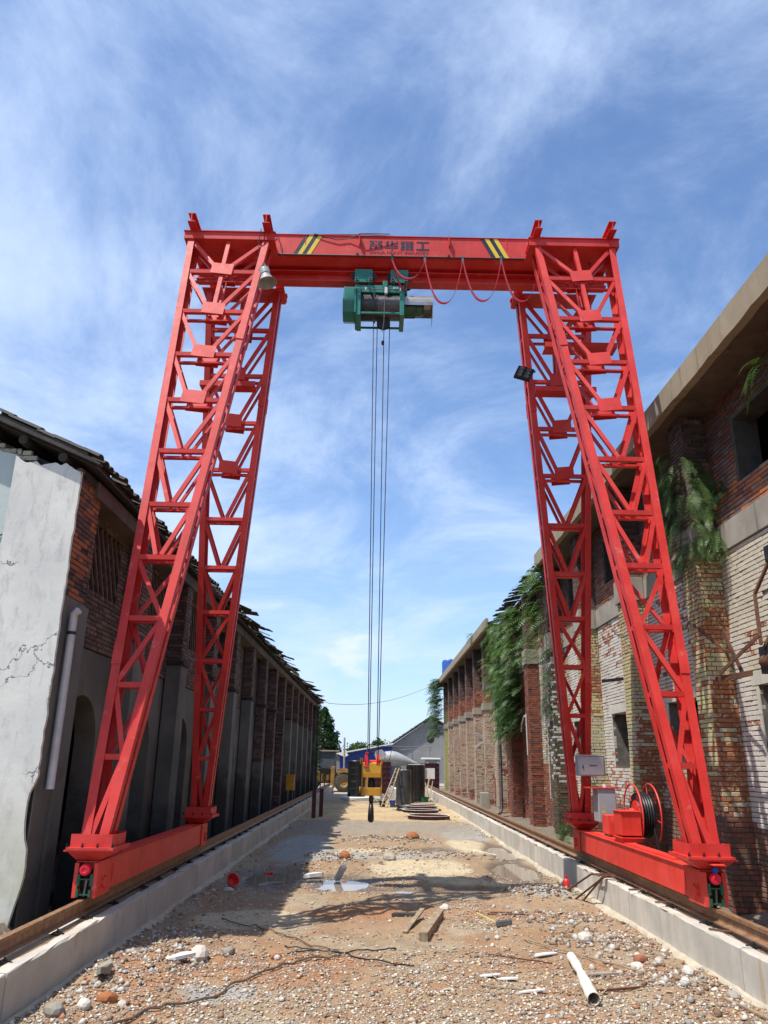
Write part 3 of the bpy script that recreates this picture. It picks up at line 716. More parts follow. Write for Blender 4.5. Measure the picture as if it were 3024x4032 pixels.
# ================================================================ LEFT BUILDING
XL, XLW = -3.5, -3.76
shed = empty('tile_roofed_building', (-4, 8.55, 0), 'shaded long building with clay tile roof, grey piers and a cracked white plaster end wall', 'building')
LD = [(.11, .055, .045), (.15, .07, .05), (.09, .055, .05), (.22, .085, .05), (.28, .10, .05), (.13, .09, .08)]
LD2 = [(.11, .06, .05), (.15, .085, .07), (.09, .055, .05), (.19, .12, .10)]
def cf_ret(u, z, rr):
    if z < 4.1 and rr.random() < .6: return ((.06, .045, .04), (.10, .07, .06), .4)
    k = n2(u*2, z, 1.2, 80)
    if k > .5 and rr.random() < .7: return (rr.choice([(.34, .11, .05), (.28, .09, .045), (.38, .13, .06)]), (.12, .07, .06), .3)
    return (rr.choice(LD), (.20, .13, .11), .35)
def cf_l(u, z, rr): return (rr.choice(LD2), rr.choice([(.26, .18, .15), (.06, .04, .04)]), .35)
LP = [8.55+2.75*k for k in range(0, 16)]
# end buttress: bricks on its return, render below, plaster skin in front
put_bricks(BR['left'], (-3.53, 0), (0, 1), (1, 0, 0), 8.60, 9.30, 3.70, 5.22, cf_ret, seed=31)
for y in LP[1:]:
    zb = 3.55 if y < 24 or y > 33 else 1.9 if y < 29 else .0
    kw = dict(L=.49, half=.24) if y > 26 else {}
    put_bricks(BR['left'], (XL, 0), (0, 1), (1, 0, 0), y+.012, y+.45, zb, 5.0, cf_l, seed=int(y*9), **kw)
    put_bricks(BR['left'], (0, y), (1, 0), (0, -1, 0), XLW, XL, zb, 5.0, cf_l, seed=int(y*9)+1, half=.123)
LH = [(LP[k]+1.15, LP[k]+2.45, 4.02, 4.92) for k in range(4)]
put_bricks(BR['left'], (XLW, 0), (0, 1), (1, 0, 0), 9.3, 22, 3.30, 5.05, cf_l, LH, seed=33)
# gable bricks above the plaster, cream where the wash ran over them
def cf_g(u, z, rr): return (rr.choice([(.40, .37, .26), (.36, .34, .28), (.30, .29, .26)]) if u < -4.1 else rr.choice([(.13, .125, .12), (.18, .17, .16), (.10, .09, .09)]), (.10, .09, .08), .35)
zroof = lambda x: 5.23-(x+3.3)*.43
put_bricks(BR['left'], (0, 8.72), (1, 0), (0, -1, 0), -6.6, -4.33, 5.30, 6.9, cf_g, (), seed=34, Hc=.067, ragged=lambda u, z: z+.06 > zroof(u)-.16)
put_bricks(BR['left'], (0, 8.60), (1, 0), (0, -1, 0), -4.32, -3.38, 5.16, 5.7, cf_g, (), seed=35, Hc=.067, ragged=lambda u, z: z+.06 > zroof(u)-.14 or (-3.86 < u < -3.62 and z > 5.22) or z < 5.22+.12*vnoise(u, 0, 6))
flush_bricks(BR['left'], shed)
mb = MB(); mb.box(-4.30, -3.548, 8.64, 9.29, -.3, 5.22)
mb.build('masonry_core', m_mortard, shed)
MB().prism([(-6.8, 5.2), (-4.31, 5.2), (-4.31, zroof(-4.31)-.2), (-6.8, zroof(-6.8)-.2)], 'Y', 8.76, 9.25).build('masonry_core', m_mortard, shed)
MB().prism([(-4.30, 5.21), (-3.5, 5.21), (-3.5, zroof(-3.5)-.2), (-4.30, zroof(-4.30)-.2)], 'Y', 8.70, 9.25).build('masonry_core', m_mortard, shed)
for y in LP[1:]: MB().box(XLW-.0, XL-.009, y+.009, y+.446, 1.8 if y < 29 and y > 24 else -.2 if y > 28 else 3.4, 5.0).build('masonry_core', m_mortard, shed)
mb = MB(); core(mb, XLW-.35, XLW-.009, 9.3, 50, 3.30, 5.05, LH); mb.build('wall', m_mortard, shed)
mb = MB(); mb.box(-3.549, -3.531, 8.602, 9.30, -.3, 3.70); mb.box(-3.56, -3.50, 9.02, 9.32, -.3, 3.66); mb.build('render_coat', m_render, shed, bevel=.006)
for y in LP[1:]:
    zb = 3.545 if y < 24 or y > 33 else 1.895 if y < 29 else None
    if zb: MB().box(XLW, XL+.012, y-.01, y+.46, -.3, zb).build('pier_render', m_render, shed, bevel=.008)
for y in LP[1:8]: MB().box(XLW, XL+.05, y-.03, y+.49, 3.55, 3.62).build('corbel', m_mortard, shed)
# white plaster skins with a broken outline, real thickness
def skin(x0, x1, yf, th, left, right, top, m, name):
    N = 60; vs = []; fs = []; zt = 5.35
    pts = []
    for a in range(N+1): z = -.2+(top(x1)+.2)*a/N; pts.append((right(z), z))
    for a in range(1, 61): x_ = x1+(x0-x1)*a/60; pts.append((x_, top(x_)))
    pts.append((x0, -.2))
    mb = MB(); mb.prism([(p_[0], p_[1]) for p_ in pts], 'Y', yf, yf+th); return mb.build(name, m, shed)
rr = random.Random(41)
jag = [rr.uniform(-.007, .007) for _ in range(80)]
def redge(z):
    e = -3.512+jag[int(z*14) % 80]
    e += .35*jag[int(z*37) % 80]
    if 1.05 < z < 1.75: e -= .06*math.sin((z-1.05)/.7*math.pi)+.01
    if z < .75: e -= .16*(1-max(0, z)/.75)
    return e
skin(-4.31, -3.52, 8.552, .046, None, redge, lambda x_: 5.20+.16*(-(x_+3.52))+.15*(vnoise(x_*6, 1.)-.5)+.05*(vnoise(x_*17, 4.)-.5), m_plaster, 'plaster_skin')
mb = MB(); mb.prism([(-9.5, -.2), (-4.30, -.2), (-4.30, 5.36), (-4.38, 5.41), (-4.55, 5.44), (-4.75, 5.60), (-5.2, 5.75), (-9.5, 5.9)], 'Y', 8.68, 8.74); mb.build('plaster_skin', m_plaster2, shed)
mb = MB(); mb.tube([(-4.33, 8.665, 4.42), (-4.45, 8.668, 4.36), (-4.6, 8.67, 4.25), (-4.75, 8.67, 4.24)], .008, 5); mb.build('crack_cable', m_black, shed)
# lattice of thin bricks in the vent openings
for k, (a, b, c_, d_) in enumerate(LH):
    if k > 2: break
    for s in (-1, 1):
        for q in range(11):
            u = a-.5+q*.19; p0 = [u, c_]; p1 = [u+(d_-c_)*.62, d_]
            if s < 0: p0, p1 = [u+(d_-c_)*.62, c_], [u, d_]
            # clip to the opening
            def clip(P0, P1):
                (u0, z0), (u1, z1) = P0, P1; t0, t1 = 0., 1.; du = u1-u0
                for lim, sg in ((a, 1), (b, -1)):
                    f0 = (u0-lim)*sg; f1 = (u1-lim)*sg
                    if f0 < 0 and f1 < 0: return None
                    if f0 < 0: t0 = max(t0, f0/(f0-f1))
                    if f1 < 0: t1 = min(t1, f0/(f0-f1))
                if t1-t0 < .05: return None
                return (u0+du*t0, z0+(z1-z0)*t0), (u0+du*t1, z0+(z1-z0)*t1)
            r_ = clip(p0, p1)
            if not r_: continue
            if rr.random() < .06: continue
            (u0, z0), (u1, z1) = r_
            MB().bar((XLW-.05-.03*s, u0, z0), (XLW-.05-.03*s, u1, z1), .05, .03, up=(1, 0, 0)).build('lattice_bar', m_latt, shed)
# lower wall between the piers, arched openings
for k in range(0, 12):
    ya, yb = LP[k]+.46+(.3 if k == 0 else 0), LP[k+1]; yc = (ya+yb)/2; w_ = .62; zs = 2.1; N = 12
    if k > 5: MB().box(XLW-.3, XLW-.02, ya, yb, -.3, 3.29).build('lower_wall', m_render, shed); continue
    mb = MB(); mb.box(XLW-.3, XLW-.02, ya, yc-w_, -.3, 3.29); mb.box(XLW-.3, XLW-.02, yc+w_, yb, -.3, 3.29)
    arc = [(yc-w_*math.cos(math.pi*q/N), zs+w_*math.sin(math.pi*q/N)) for q in range(N+1)]
    for (a0, z0), (a1, z1) in zip(arc, arc[1:]):
        mb.add([(x_, yy, zz_) for x_ in (XLW-.3, XLW-.02) for yy, zz_ in ((a0, z0), (a1, z1), (a1, 3.29), (a0, 3.29))], [(0, 1, 2, 3), (7, 6, 5, 4), (0, 4, 5, 1), (1, 5, 6, 2), (2, 6, 7, 3), (3, 7, 4, 0)])
    mb.build('lower_wall', m_render, shed)
mb = MB(); mb.box(-10, -9.7, 8.8, 50, -.3, 8.8); mb.box(-9.7, XLW-.36, 49.7, 50, -.3, 6); mb.box(-9.7, -4.3, 8.76, 9.0, -.3, 5.3); mb.build('interior_walls', m_inner, shed)
# eave beam, soffit and roof
mb = MB(); mb.box(-3.755, -3.47, 9.05, 50, 5.005, 5.205); mb.box(-4.0, -3.756, 9.31, 50, 5.055, 5.12); mb.build('eave_beam', m_soffit, shed, bevel=.006)
mb = MB(); mb.prism([(-3.36, zroof(-3.36)-.03), (-3.36, zroof(-3.36)-.005), (-10, zroof(-10)-.005), (-10, zroof(-10)-.03)], 'Y', 8.62, 49.9); mb.build('roof_boards', m_woodd, shed)
for x_ in (-3.75, -4.25, -4.72, -5.3, -6.0):
    MB().tube([(x_, 8.53, zroof(x_)-.10), (x_, 12, zroof(x_)-.10)], .055, 10).build('purlin', m_woodd, shed, True)
for s_ in range(3):
    mb = MB(); o_ = .012+s_*.028; mb.bar((-3.27-.03*s_, 8.50+.012*s_, zroof(-3.27)-.01+o_*.9), (-8.5, 8.50+.012*s_, zroof(-8.5)-.01+o_*.9), .10, .022, up=(.40, 0, .92)); mb.build('verge_board', m_woodd, shed)
# verge tiles seen from below, stacked
tile_m = simple('weathered_roof_tile', (.045, .042, .038), .85, 0, .6, 9, .5, (.085, .075, .06))
def pan(L=.24, w_=.19, h_=.05, t_=.014, n=5):
    mb = MB(); vs = []; 
    for yq in (0, L):
        for q in range(n+1):
            a = math.pi*q/n; vs.append((yq, -w_/2*math.cos(a), h_*math.sin(a)))
        for q in range(n+1):
            a = math.pi*q/n; vs.append((yq, -(w_/2-t_)*math.cos(a), (h_-t_)*math.sin(a)))
    m = 2*(n+1); fs = []
    for q in range(n):
        fs += [(q, q+1, m+q+1, m+q), (n+1+q, m+n+1+q, m+n+2+q, n+2+q), (q, n+1+q, n+2+q, q+1), (m+q, m+q+1, m+n+2+q, m+n+1+q)]
    fs += [(0, m, m+n+1, n+1), (n, 2*n+1, m+2*n+1, m+n)]
    mb.add(vs, fs); return mb
proto = None; sl = math.atan(.43); cnt = 0
rows = []
for q in range(15):                                # along the verge, then the eave
    for c_ in range(3): rows.append((-3.30-q*.19, 8.58+c_*.205, q))
for k in range(3, 200):
    y = 8.58+k*.205
    for q in range(2 if y < 16 else 1):
        rows.append((-3.30-q*.19, y, q))
rest = MB()
base = pan()
for (x_, y, q) in rows:
    jx, jz, ja = rr.uniform(-.03, .03), rr.uniform(0, .02), rr.uniform(-.05, .05)
    if y > 17: jx += .16*(vnoise(y, 2, .9)-.3)+rr.uniform(-.05, .05)
    mt = Matrix.Translation((x_+jx, y, zroof(x_)+.075+jz+.012*((q+1) % 2))) @ Matrix.Rotation(math.pi+ja, 4, 'Z') @ Matrix.Rotation(-sl, 4, 'Y')
    if cnt < 290:
        if proto is None: proto = base.build('roof_tile', tile_m, shed); o = proto
        else: o = proto.copy(); COL.objects.link(o); o.parent = shed
        o.matrix_parent_inverse = Matrix.Translation(shed.location).inverted(); o.matrix_basis = mt; cnt += 1
    else: rest.add([mt @ Vector(p_) for p_ in base.v], base.f)
rest.build('roof_tiles', tile_m, shed, kind='stuff')
mb = MB(); mb.prism([(-3.45, zroof(-3.45)+.05), (-3.45, zroof(-3.45)+.08), (-10, zroof(-10)+.08), (-10, zroof(-10)+.05)], 'Y', 8.51, 50); mb.build('roof_covering', tile_m, shed)
# slipped sheets sticking out further along the eave
for k in range(58):
    y = 17.5+k*.56; L = rr.uniform(.25, .75); x_ = -3.35
    if rr.random() < .2: continue
    MB().bar((x_-.3, y+rr.uniform(-.1, .1), zroof(x_-.3)+.12+rr.uniform(0, .08)), (x_-.3+L, y+rr.uniform(-.3, .5), zroof(x_)+rr.uniform(.0, .18)), rr.uniform(.3, .6), .02).build('slipped_board', m_woodd, shed)
# white drain pipe on the end buttress
mb = MB(); mb.tube([(-3.462, 8.80, 1.62), (-3.462, 8.80, 3.42), (-3.455, 8.78, 3.50), (-3.40, 8.76, 3.54)], .045, 12)
pp = mb.build('drain_pipe', m_pvc, shed, True)
mb = MB(); mb.lathe([(.05, 0), (.05, .035)], (-3.462, 8.80, 3.27), n=12); mb.build('pipe_clip', m_black, pp)
# ================================================================ GANTRY CRANE
crane = empty('gantry_crane', (XC, 11.55, RZ), 'tall red gantry crane with four lattice legs straddling the yard on two rails', 'crane')
YM = 11.55; ZB, ZT = 1.13, 10.02
LEV = [1.96, 2.76, 3.57, 4.38, 5.14, 5.97, 6.83, 7.66, 8.50, 9.33]
def leg(sx, sy):
    """sx -1/+1 left/right, sy -1 front (near), +1 back. outward face normal is (0, sy)"""
    def T(z): return (z-ZB)/(ZT-ZB)
    xo = lambda z: XC+sx*(3.385+.105*T(z)); xi = lambda z: XC+sx*(3.10-.93*T(z))
    yf = lambda z: YM+sy*(2.70-1.81*T(z)); D = lambda z: .26+.07*T(z)
    yr = lambda z: yf(z)-sy*D(z)
    P = lambda side, face, z: Vector(((xo if side else xi)(z), (yf if face else yr)(z), z))
    e = MB().box(XC+sx*2.98, XC+sx*3.47, *sorted((YM+sy*2.28, YM+sy*2.86)), 1.035, 1.06).build('leg', m_red, crane)
    sub = lambda mb, name='brace', **k: mb.build(name, m_red, e, **k)
    # four angle-section chords
    for side in (0, 1):
        for face in (0, 1):
            a, b = P(side, face, 1.06), P(side, face, ZT); W = .100; inx = (-sx if side else sx); iny = (-sy if face else sy)
            mb = MB()
            mb.bar(a+Vector((inx*W/2, 0, 0)), b+Vector((inx*W/2, 0, 0)), W, .012, up=(0, sy, 0))
            mb.bar(a+Vector((inx*.006, iny*W/2, 0)), b+Vector((inx*.006, iny*W/2, 0)), .012, W-.016, up=(0, sy, 0))
            sub(mb, 'chord')
            # splice plate
            zs = 7.95 if side == 0 else 3.0; p_ = P(side, face, zs); q_ = P(side, face, zs+.27)
            off = Vector((inx*W/2, sy*(.012 if face else -.012), 0)); mb = MB(); mb.bar(p_+off, q_+off, W+.014, .012, up=(0, sy, 0)); sub(mb, 'splice_plate')
    def angle(p, q, w_=.060, shelf=.055, face=1, down=True, t=.008):
        mb = MB(); ny = sy if face else -sy; o_ = Vector((0, -ny*.012, 0))
        mb.bar(p+o_, q+o_, t, w_, up=(0, 0, 1)) if abs((q-p).z) < .05*(q-p).length else mb.bar(p+o_, q+o_, w_, t, up=(0, 1, 0))
        d = (q-p).normalized(); perp = Vector((0, 1, 0)).cross(d).normalized()
        if perp.z > 0: perp = -perp
        mb2 = MB(); c_ = perp*(w_/2-t/2)+Vector((0, -ny*(.012+t/2+shelf/2), 0))
        mb.bar(p+c_, q+c_, shelf-.001, t, up=perp); return mb
    lv = LEV
    for i, z in enumerate(lv):
        for face in (0, 1):
            a, b = P(0, face, z), P(1, face, z); s_ = (b-a).normalized()*.1
            sub(angle(a+s_*.98, b-s_*.98, .062, .065, face), 'crossbar')
        for side in (0, 1):                       # short ties across the depth of the box
            a, b = P(side, 1, z), P(side, 0, z); k = (b-a).normalized()*.013; inx = (-sx if side else sx)*.02
            mb = MB(); mb.bar(a+k+Vector((inx, 0, 0)), b-k+Vector((inx, 0, 0)), .008, .06); sub(mb, 'tie')
    zs = [1.09]+lv+[ZT-.0]
    for i in range(len(zs)-1):
        z0, z1 = zs[i], zs[i+1]
        for face in (0, 1):
            a0, b0, a1, b1 = P(0, face, z0), P(1, face, z0), P(0, face, z1), P(1, face, z1)
            h = (b1-a1).normalized()*.09; h0 = (b0-a0).normalized()*.09; up = Vector((0, 0, .035))
            dn = Vector((0, (sy if face else -sy)*-.004, 0))
            if i < 4:                             # single diagonals, front and back faces crossing
                par = (i+face) % 2 == 0
                p, q = (a0+h0+up+dn, b1-h-up+dn) if par else (b0-h0+up+dn, a1+h-up+dn)
                sub(angle(p, q, .058, .045, face))
            else:
                m0 = (a0+b0)/2; wq = .035 if i < 7 else .12
                g_ = (b0-a0).normalized()*wq; upq = up if i < 7 else Vector((0, 0, .10))
                sub(angle(m0-g_+upq+dn, a1+h-up+dn, .056, .045, face)); sub(angle(m0+g_+upq+dn, b1-h-up+dn, .056, .045, face))
                if i >= 7:
                    mb = MB(); c_ = m0+Vector((0, (sy if face else -sy)*.004, .035)); gw = .17
                    tl = (P(0, face, z0+.2)-P(0, face, z0)).normalized()
                    mb.bar(c_-tl*.10, c_+tl*.12, gw*2, .008, up=(0, 1, 0)); sub(mb, 'gusset_plate')
                if i >= 9:
                    mt_ = (a1+b1)/2; sub(angle(m0+up*2+dn, mt_-up*.4+dn, .062, .05, face), 'post')
        for side in (0, 1):                       # zigzag lacing on the narrow sides
            a, b = (P(side, 1, z0), P(side, 0, z1)) if i % 2 else (P(side, 0, z0), P(side, 1, z1))
            inx = Vector(((-sx if side else sx)*.022, 0, 0)); dd = (b-a).normalized()*.05
            mb = MB(); mb.bar(a+dd+inx, b-dd+inx, .007, .05, up=(0, 1, 0)); sub(mb, 'lacing')
    # shoe: upright collar, flange pair with bolts, tapered pyramid down to the end beam
    xa, xb = sorted((XC+sx*3.02, XC+sx*3.45)); ya, yb = sorted((YM+sy*2.33, YM+sy*2.80))
    mb = MB(); t = .01
    mb.box(xa, xb, ya, ya+t, 1.061, 1.185); mb.box(xa, xb, yb-t, yb, 1.061, 1.185); mb.box(xa, xa+t, ya+t, yb-t, 1.061, 1.175); mb.box(xb-t, xb, ya+t, yb-t, 1.061, 1.175); sub(mb, 'shoe_collar')
    mb = MB(); mb.box(xa-.045, xb+.045, ya-.05, yb+.05, 1.02, 1.033); sub(mb, 'shoe_flange')
    mb = MB(); x0, x1 = sorted((XC+sx*3.16, XC+sx*3.40)); y0, y1 = ya+.10, yb-.10
    t8 = [(xa-.02, ya-.02, 1.019), (xb+.02, ya-.02, 1.019), (xb+.02, yb+.02, 1.019), (xa-.02, yb+.02, 1.019), (x0, y0, .925), (x1, y0, .925), (x1, y1, .925), (x0, y1, .925)]
    mb.add(t8, [(0, 1, 2, 3), (7, 6, 5, 4), (0, 4, 5, 1), (1, 5, 6, 2), (2, 6, 7, 3), (3, 7, 4, 0)]); sub(mb, 'shoe_pyramid')
    for q in range(4):
        bx = xa-.02+(xb-xa+.04)*q/3
        for by in (ya-.028, yb+.028):
            mb = MB(); mb.lathe([(.014, 0), (.014, .02), (.008, .021), (.008, .04)], (bx, by, 1.061), n=6); mb.build('bolt', m_dark, e)
    # head channel
    x0, x1 = sorted((XC+sx*2.08, XC+sx*3.555)); y0, y1 = sorted((YM+sy*.92, YM+sy*.46)); yo = YM+sy*.92
    mb = MB(); mb.box(x0, x1, y0, y1, ZT+.002, ZT+.014); mb.box(x0, x1, *sorted((yo, yo-sy*.012)), ZT+.015, ZT+.135); mb.box(x0-.01, x1+.01, *sorted((yo+sy*.02, yo-sy*.10)), ZT+.136, ZT+.15)
    sub(mb, 'head_channel'); return e
LEGS = {(sx, sy): leg(sx, sy) for sx in (-1, 1) for sy in (-1, 1)}
# short I-beams across the leg heads, butting against the box girder
for sx in (-1, 1):
    for off in (3.40, 2.20):
        xq = XC+sx*off
        for y0, y1 in ((10.40, 11.248), (11.852, 12.74)):
            mb = MB(); z0 = ZT+.152; mb.box(xq-.06, xq+.06, y0, y1, z0, z0+.012); mb.box(xq-.06, xq+.06, y0, y1, z0+.15, z0+.162); mb.box(xq-.006, xq+.006, y0, y1, z0+.012, z0+.15)
            o = mb.build('saddle_beam', m_red, crane)
            for bx in (-.04, .04): MB().lathe([(.016, 0), (.016, .03), (.009, .031), (.009, .07)], (xq+bx*1.9, 10.70 if y0 < 11 else 12.4, z0-.0), n=6).build('bolt', m_dark, o)
# main girder: box above, I-beam below
GX0, GX1 = XC-3.52, XC+3.56
mb = MB(); mb.prism([(11.25, 10.19), (11.25, 10.60), (11.85, 10.60), (11.85, 10.19), (11.66, 10.11), (11.44, 10.11)], 'X', GX0, GX1); gird = mb.build('main_girder', m_red, crane, bevel=.004)
mb = MB(); mb.box(GX0, GX1, 11.235, 11.865, 10.601, 10.612); mb.box(GX0, GX1, 11.235, 11.30, 10.178, 10.189); mb.build('cover_plate', m_red, gird)
mb = MB(); mb.box(GX0, GX1, 11.54, 11.56, 9.86, 10.108); mb.prism([(11.45, 9.83), (11.45, 9.845), (11.54, 9.862), (11.56, 9.862), (11.65, 9.845), (11.65, 9.83)], 'X', GX0, GX1); mb.build('track_beam', m_red, gird)
mb = MB(); mb.prism([(11.42, 10.0), (11.42, 10.012), (11.54, 10.04), (11.56, 10.04), (11.68, 10.012), (11.68, 10.0)], 'X', GX0, GX1); mb.build('stiffener_flange', m_red, gird)
for x_ in (-1.35, -.42, 1.12, 2.12):                                   # seams and small ribs on the web
    MB().box(x_, x_+.012, 11.18 if x_ in (-.42, 1.12) else 11.243, 11.249, 10.40, 10.60).build('web_rib', m_red, gird)
for sx, xs_ in ((-1, -1.52), (1, 2.13)):
    for q in range(4):
        w_ = .075; x0 = xs_+sx*0+q*w_*(1 if sx < 0 else -1)
        xb_, xt_ = (x0, x0+.20) if sx < 0 else (x0, x0-.20)
        m_ = (m_bstripe if q % 2 == 0 else m_ystripe) if sx < 0 else (m_ystripe if q % 2 == 0 else m_bstripe)
        mb = MB(); yy = 11.2455; mb.add([(xb_-w_/2, yy, 10.192), (xb_+w_/2, yy, 10.192), (xt_+w_/2, yy, 10.598), (xt_-w_/2, yy, 10.598)], [(0, 1, 2, 3)]); mb.build('warning_stripe', m_, gird)
# lettering, stencilled strokes on a 10 x 10 grid per character
CH = {
 'di': ['h,0,3.7,9.2,10', 'h,4.3,5.7,8.9,10', 'h,6.3,10,9.2,10', 'p,.3,9.2,3.2,9.2,3.9,6.4,2.4,6.4', 'p,9.7,9.2,6.9,9.2,6.2,6.4,7.8,6.4', 'h,.2,3.2,5.3,6.4', 'h,6.8,9.8,5.3,6.4', 'h,4.2,5.8,5.6,6.6', 'v,4.2,5.8,0,5.2', 'v,.2,1.6,.6,4.6', 'h,1.8,3.7,3.8,4.8', 'h,6.4,8.4,3.8,4.8', 'v,8.6,9.9,.4,4.8', 'h,6.6,8.4,.2,1.2'],
 'hua': ['p,.2,7.6,1.7,7.6,3.3,10,2.0,10', 'v,1.2,2.8,4.0,7.9', 'v,4.6,6.2,0,10', 'p,6.5,6.7,9.9,7.1,9.9,8.2,6.5,7.9', 'p,8.8,8.2,9.9,8.2,9.9,10,8.4,9.4', 'h,6.5,9.9,4.1,5.3', 'h,0,4.2,1.7,2.9', 'h,6.5,9.9,1.7,2.9'],
 'zhong': ['h,.2,3.15,8.9,9.8', 'h,3.2,6.8,9.0,9.9', 'h,6.85,9.8,8.9,9.9', 'h,0,3.15,7.3,8.5', 'h,6.85,10,7.3,8.5', 'v,.4,3.15,3.0,7.0', 'v,6.85,9.6,5.3,7.0', 'v,6.85,9.6,3.0,5.0', 'v,3.9,6.3,0,8.7', 'h,.2,3.15,1.5,2.6', 'h,6.85,9.8,1.5,2.6', 'h,0,3.15,0,1.1', 'h,6.85,10,0,1.1'],
 'gong': ['h,.2,9.8,8.4,9.8', 'v,4.1,5.9,1.8,8.1', 'h,0,10,.1,1.6']}
x0 = -.245
for k, ch in enumerate(('di', 'hua', 'zhong', 'gong')):
    cx = x0+k*.268; s_ = .0225; zc = 10.335
    for st in CH[ch]:
        f = st.split(','); v_ = [float(q) for q in f[1:]]
        if f[0] in 'hv': poly = [(v_[0], v_[2]), (v_[1], v_[2]), (v_[1], v_[3]), (v_[0], v_[3])]
        else: poly = list(zip(v_[0::2], v_[1::2]))
        mb = MB(); mb.add([(cx+a*s_, 11.2452, zc+b*.0178) for a, b in poly], [tuple(range(len(poly)))]); mb.build('painted_stroke', m_ink, gird)
def text(s_, size, loc, rot, m_, parent, name='painted_lettering', off=0., sx=1.):
    cu = bpy.data.curves.new(name, 'FONT'); cu.body = s_; cu.size = size; cu.offset = off; cu.space_character = 1.05
    o = bpy.data.objects.new(name, cu); COL.objects.link(o); bpy.context.view_layer.update()
    me = bpy.data.meshes.new_from_object(o); bpy.data.objects.remove(o); me.materials.clear(); me.materials.append(m_)
    o = bpy.data.objects.new(name, me); COL.objects.link(o); o.location = loc; o.rotation_euler = rot; o.scale = (sx, 1, 1)
    if parent is not None: o.parent = parent; o.matrix_parent_inverse = parent.matrix_world.inverted()
    return o
text('DIHUA HEAVY INDUSTRY', .078, (-.245, 11.2452, 10.252), (R(90), 0, 0), m_ink2, gird, off=.0012, sx=1.09)
# festoon track rod on brackets
mb = MB(); mb.tube([(GX0-.05, 11.10, 10.09), (GX1+.1, 11.10, 10.09)], .014, 8); trk = mb.build('festoon_track', m_black, crane)
for x_ in (-2.6, -.44, 1.11, 2.62, 3.5):
    mb = MB(); mb.bar((x_, 11.25, 10.21), (x_, 11.11, 10.112), .04, .012); mb.box(x_-.02, x_+.02, 11.085, 11.115, 10.105, 10.14); mb.build('track_bracket', m_dark, trk)
# loose cable draped on the girder face
mb = MB(); pts = [(-2.0, 10.9, 10.05), (-1.93, 11.0, 10.25)]
mb.tube([(-1.98, 11.2, 10.62), (-1.88, 11.22, 10.63), (-1.8, 11.22, 10.5), (-1.76, 11.22, 10.3), (-1.7, 11.2, 10.1)], .006, 5)
mb.tube([(-1.2, 11.23, 10.618), (-1.0, 11.228, 10.55), (-.8, 11.226, 10.50), (-.6, 11.226, 10.53), (-.4, 11.17, 10.60), (.1, 11.2, 10.618)], .007, 6)
mb.tube([(-1.25, 11.25, 10.62), (-.3, 11.24, 10.63), (.2, 11.25, 10.618)], .006, 5)
mb.build('loose_wire', m_black, gird, True)
# end beams with wheels, buffers
for sx in (-1, 1):
    xc = XC+sx*3.265; y0, y1 = 8.80, 14.30
    mb = MB(); mb.box(xc-.105, xc+.105, y0+.14, y1-.14, .60, .905); eb = mb.build('end_beam', m_red2, crane, bevel=.003)
    mb = MB(); mb.box(xc-.125, xc+.125, y0+.05, y1-.05, .906, .917); mb.box(xc-.07, xc+.07, y0+.95, y1-.95, .918, .934); mb.build('cap_plate', m_red2, eb)
    for e_, s_ in ((y0, 1), (y1, -1)):
        mb = MB()
        for q in (-1, 1):
            mb.box(xc+q*.118-.007, xc+q*.118+.007, *sorted((e_, e_+s_*.42)), .575, .905)
            mb.box(xc+q*.10-.022, xc+q*.10+.022, *sorted((e_-s_*.012, e_-s_*.002)), .575, .905)
        mb.build('wheel_fork', m_red2, eb, bevel=.003)
        mb = MB(); mb.lathe([(.028, -.055), (.15, -.055), (.155, -.04), (.132, -.036), (.132, .036), (.155, .04), (.15, .055), (.028, .055)], (xc, e_+s_*.17, .705), (1, 0, 0), 28); wh = mb.build('wheel', m_dark, eb, True)
        mb = MB(); mb.lathe([(.05, -.15), (.05, .15)], (xc, e_+s_*.17, .705), (1, 0, 0), 16)
        for a in range(4): mb.lathe([(.012, -.145), (.012, .145)], (xc, e_+s_*.17+.075*math.cos(a*1.57+.7), .705+.075*math.sin(a*1.57+.7)), (1, 0, 0), 8)
        mb.build('axle', m_red2, wh, True)
        mb = MB(); mb.lathe([(.02, 0), (.055, .0), (.058, .02), (.058, .05), (.05, .065), (.0, .065)], (xc+sx*.0, e_-s_*.0, .845), (0, -s_, 0), 20); mb.torus((xc, e_-s_*.067, .845), (0, 1, 0), .032, .007, 16, 6); mb.build('buffer', m_redlamp, eb, True)
        if s_ == 1:                              # green wheel guard framing the opening
            mb = MB()
            for q in (-1, 1):
                mb.box(xc+q*.068-.016, xc+q*.068+.016, e_-.02, e_+.02, .69, .80); mb.box(xc+q*.064-.014, xc+q*.064+.014, e_-.03, e_+.01, .585, .655)
                mb.box(xc+q*.075-.008, xc+q*.075+.008, e_-.01, e_+.01, .655, .69)
            mb.box(xc-.05, xc+.05, e_-.02, e_+.0, .60, .612); mb.box(xc-.05, xc+.05, e_-.02, e_+.0, .745, .757); mb.build('wheel_guard', m_dkgreen, eb)
            mb = MB(); mb.bar((xc-.0, e_+.01, .59), (xc+.012, e_+.01, .74), .02, .02); mb.build('guard_rod', m_steel, eb)
    # raised inspection frames on the inner side
    for yq in (y0+.30, y1-.55):
        xi_ = xc-sx*.107; mb = MB(); a, b = sorted((xi_, xi_-sx*.004))
        mb.box(a, b, yq+.22, yq+.235, .66, .86); mb.box(a, b, yq+.0, yq+.22, .845, .86); mb.build('weld_frame', m_red2, eb)
# small tab in front of right near shoe, blue shim below
MB().box(3.50, 3.63, 8.62, 8.76, .985, .995).build('tab_plate', m_red2, crane)
MB().lathe([(.03, 0), (.03, .05)], (3.565, 8.73, .93), (0, 1, 0), 10).build('blue_plug', m_bluep, crane)
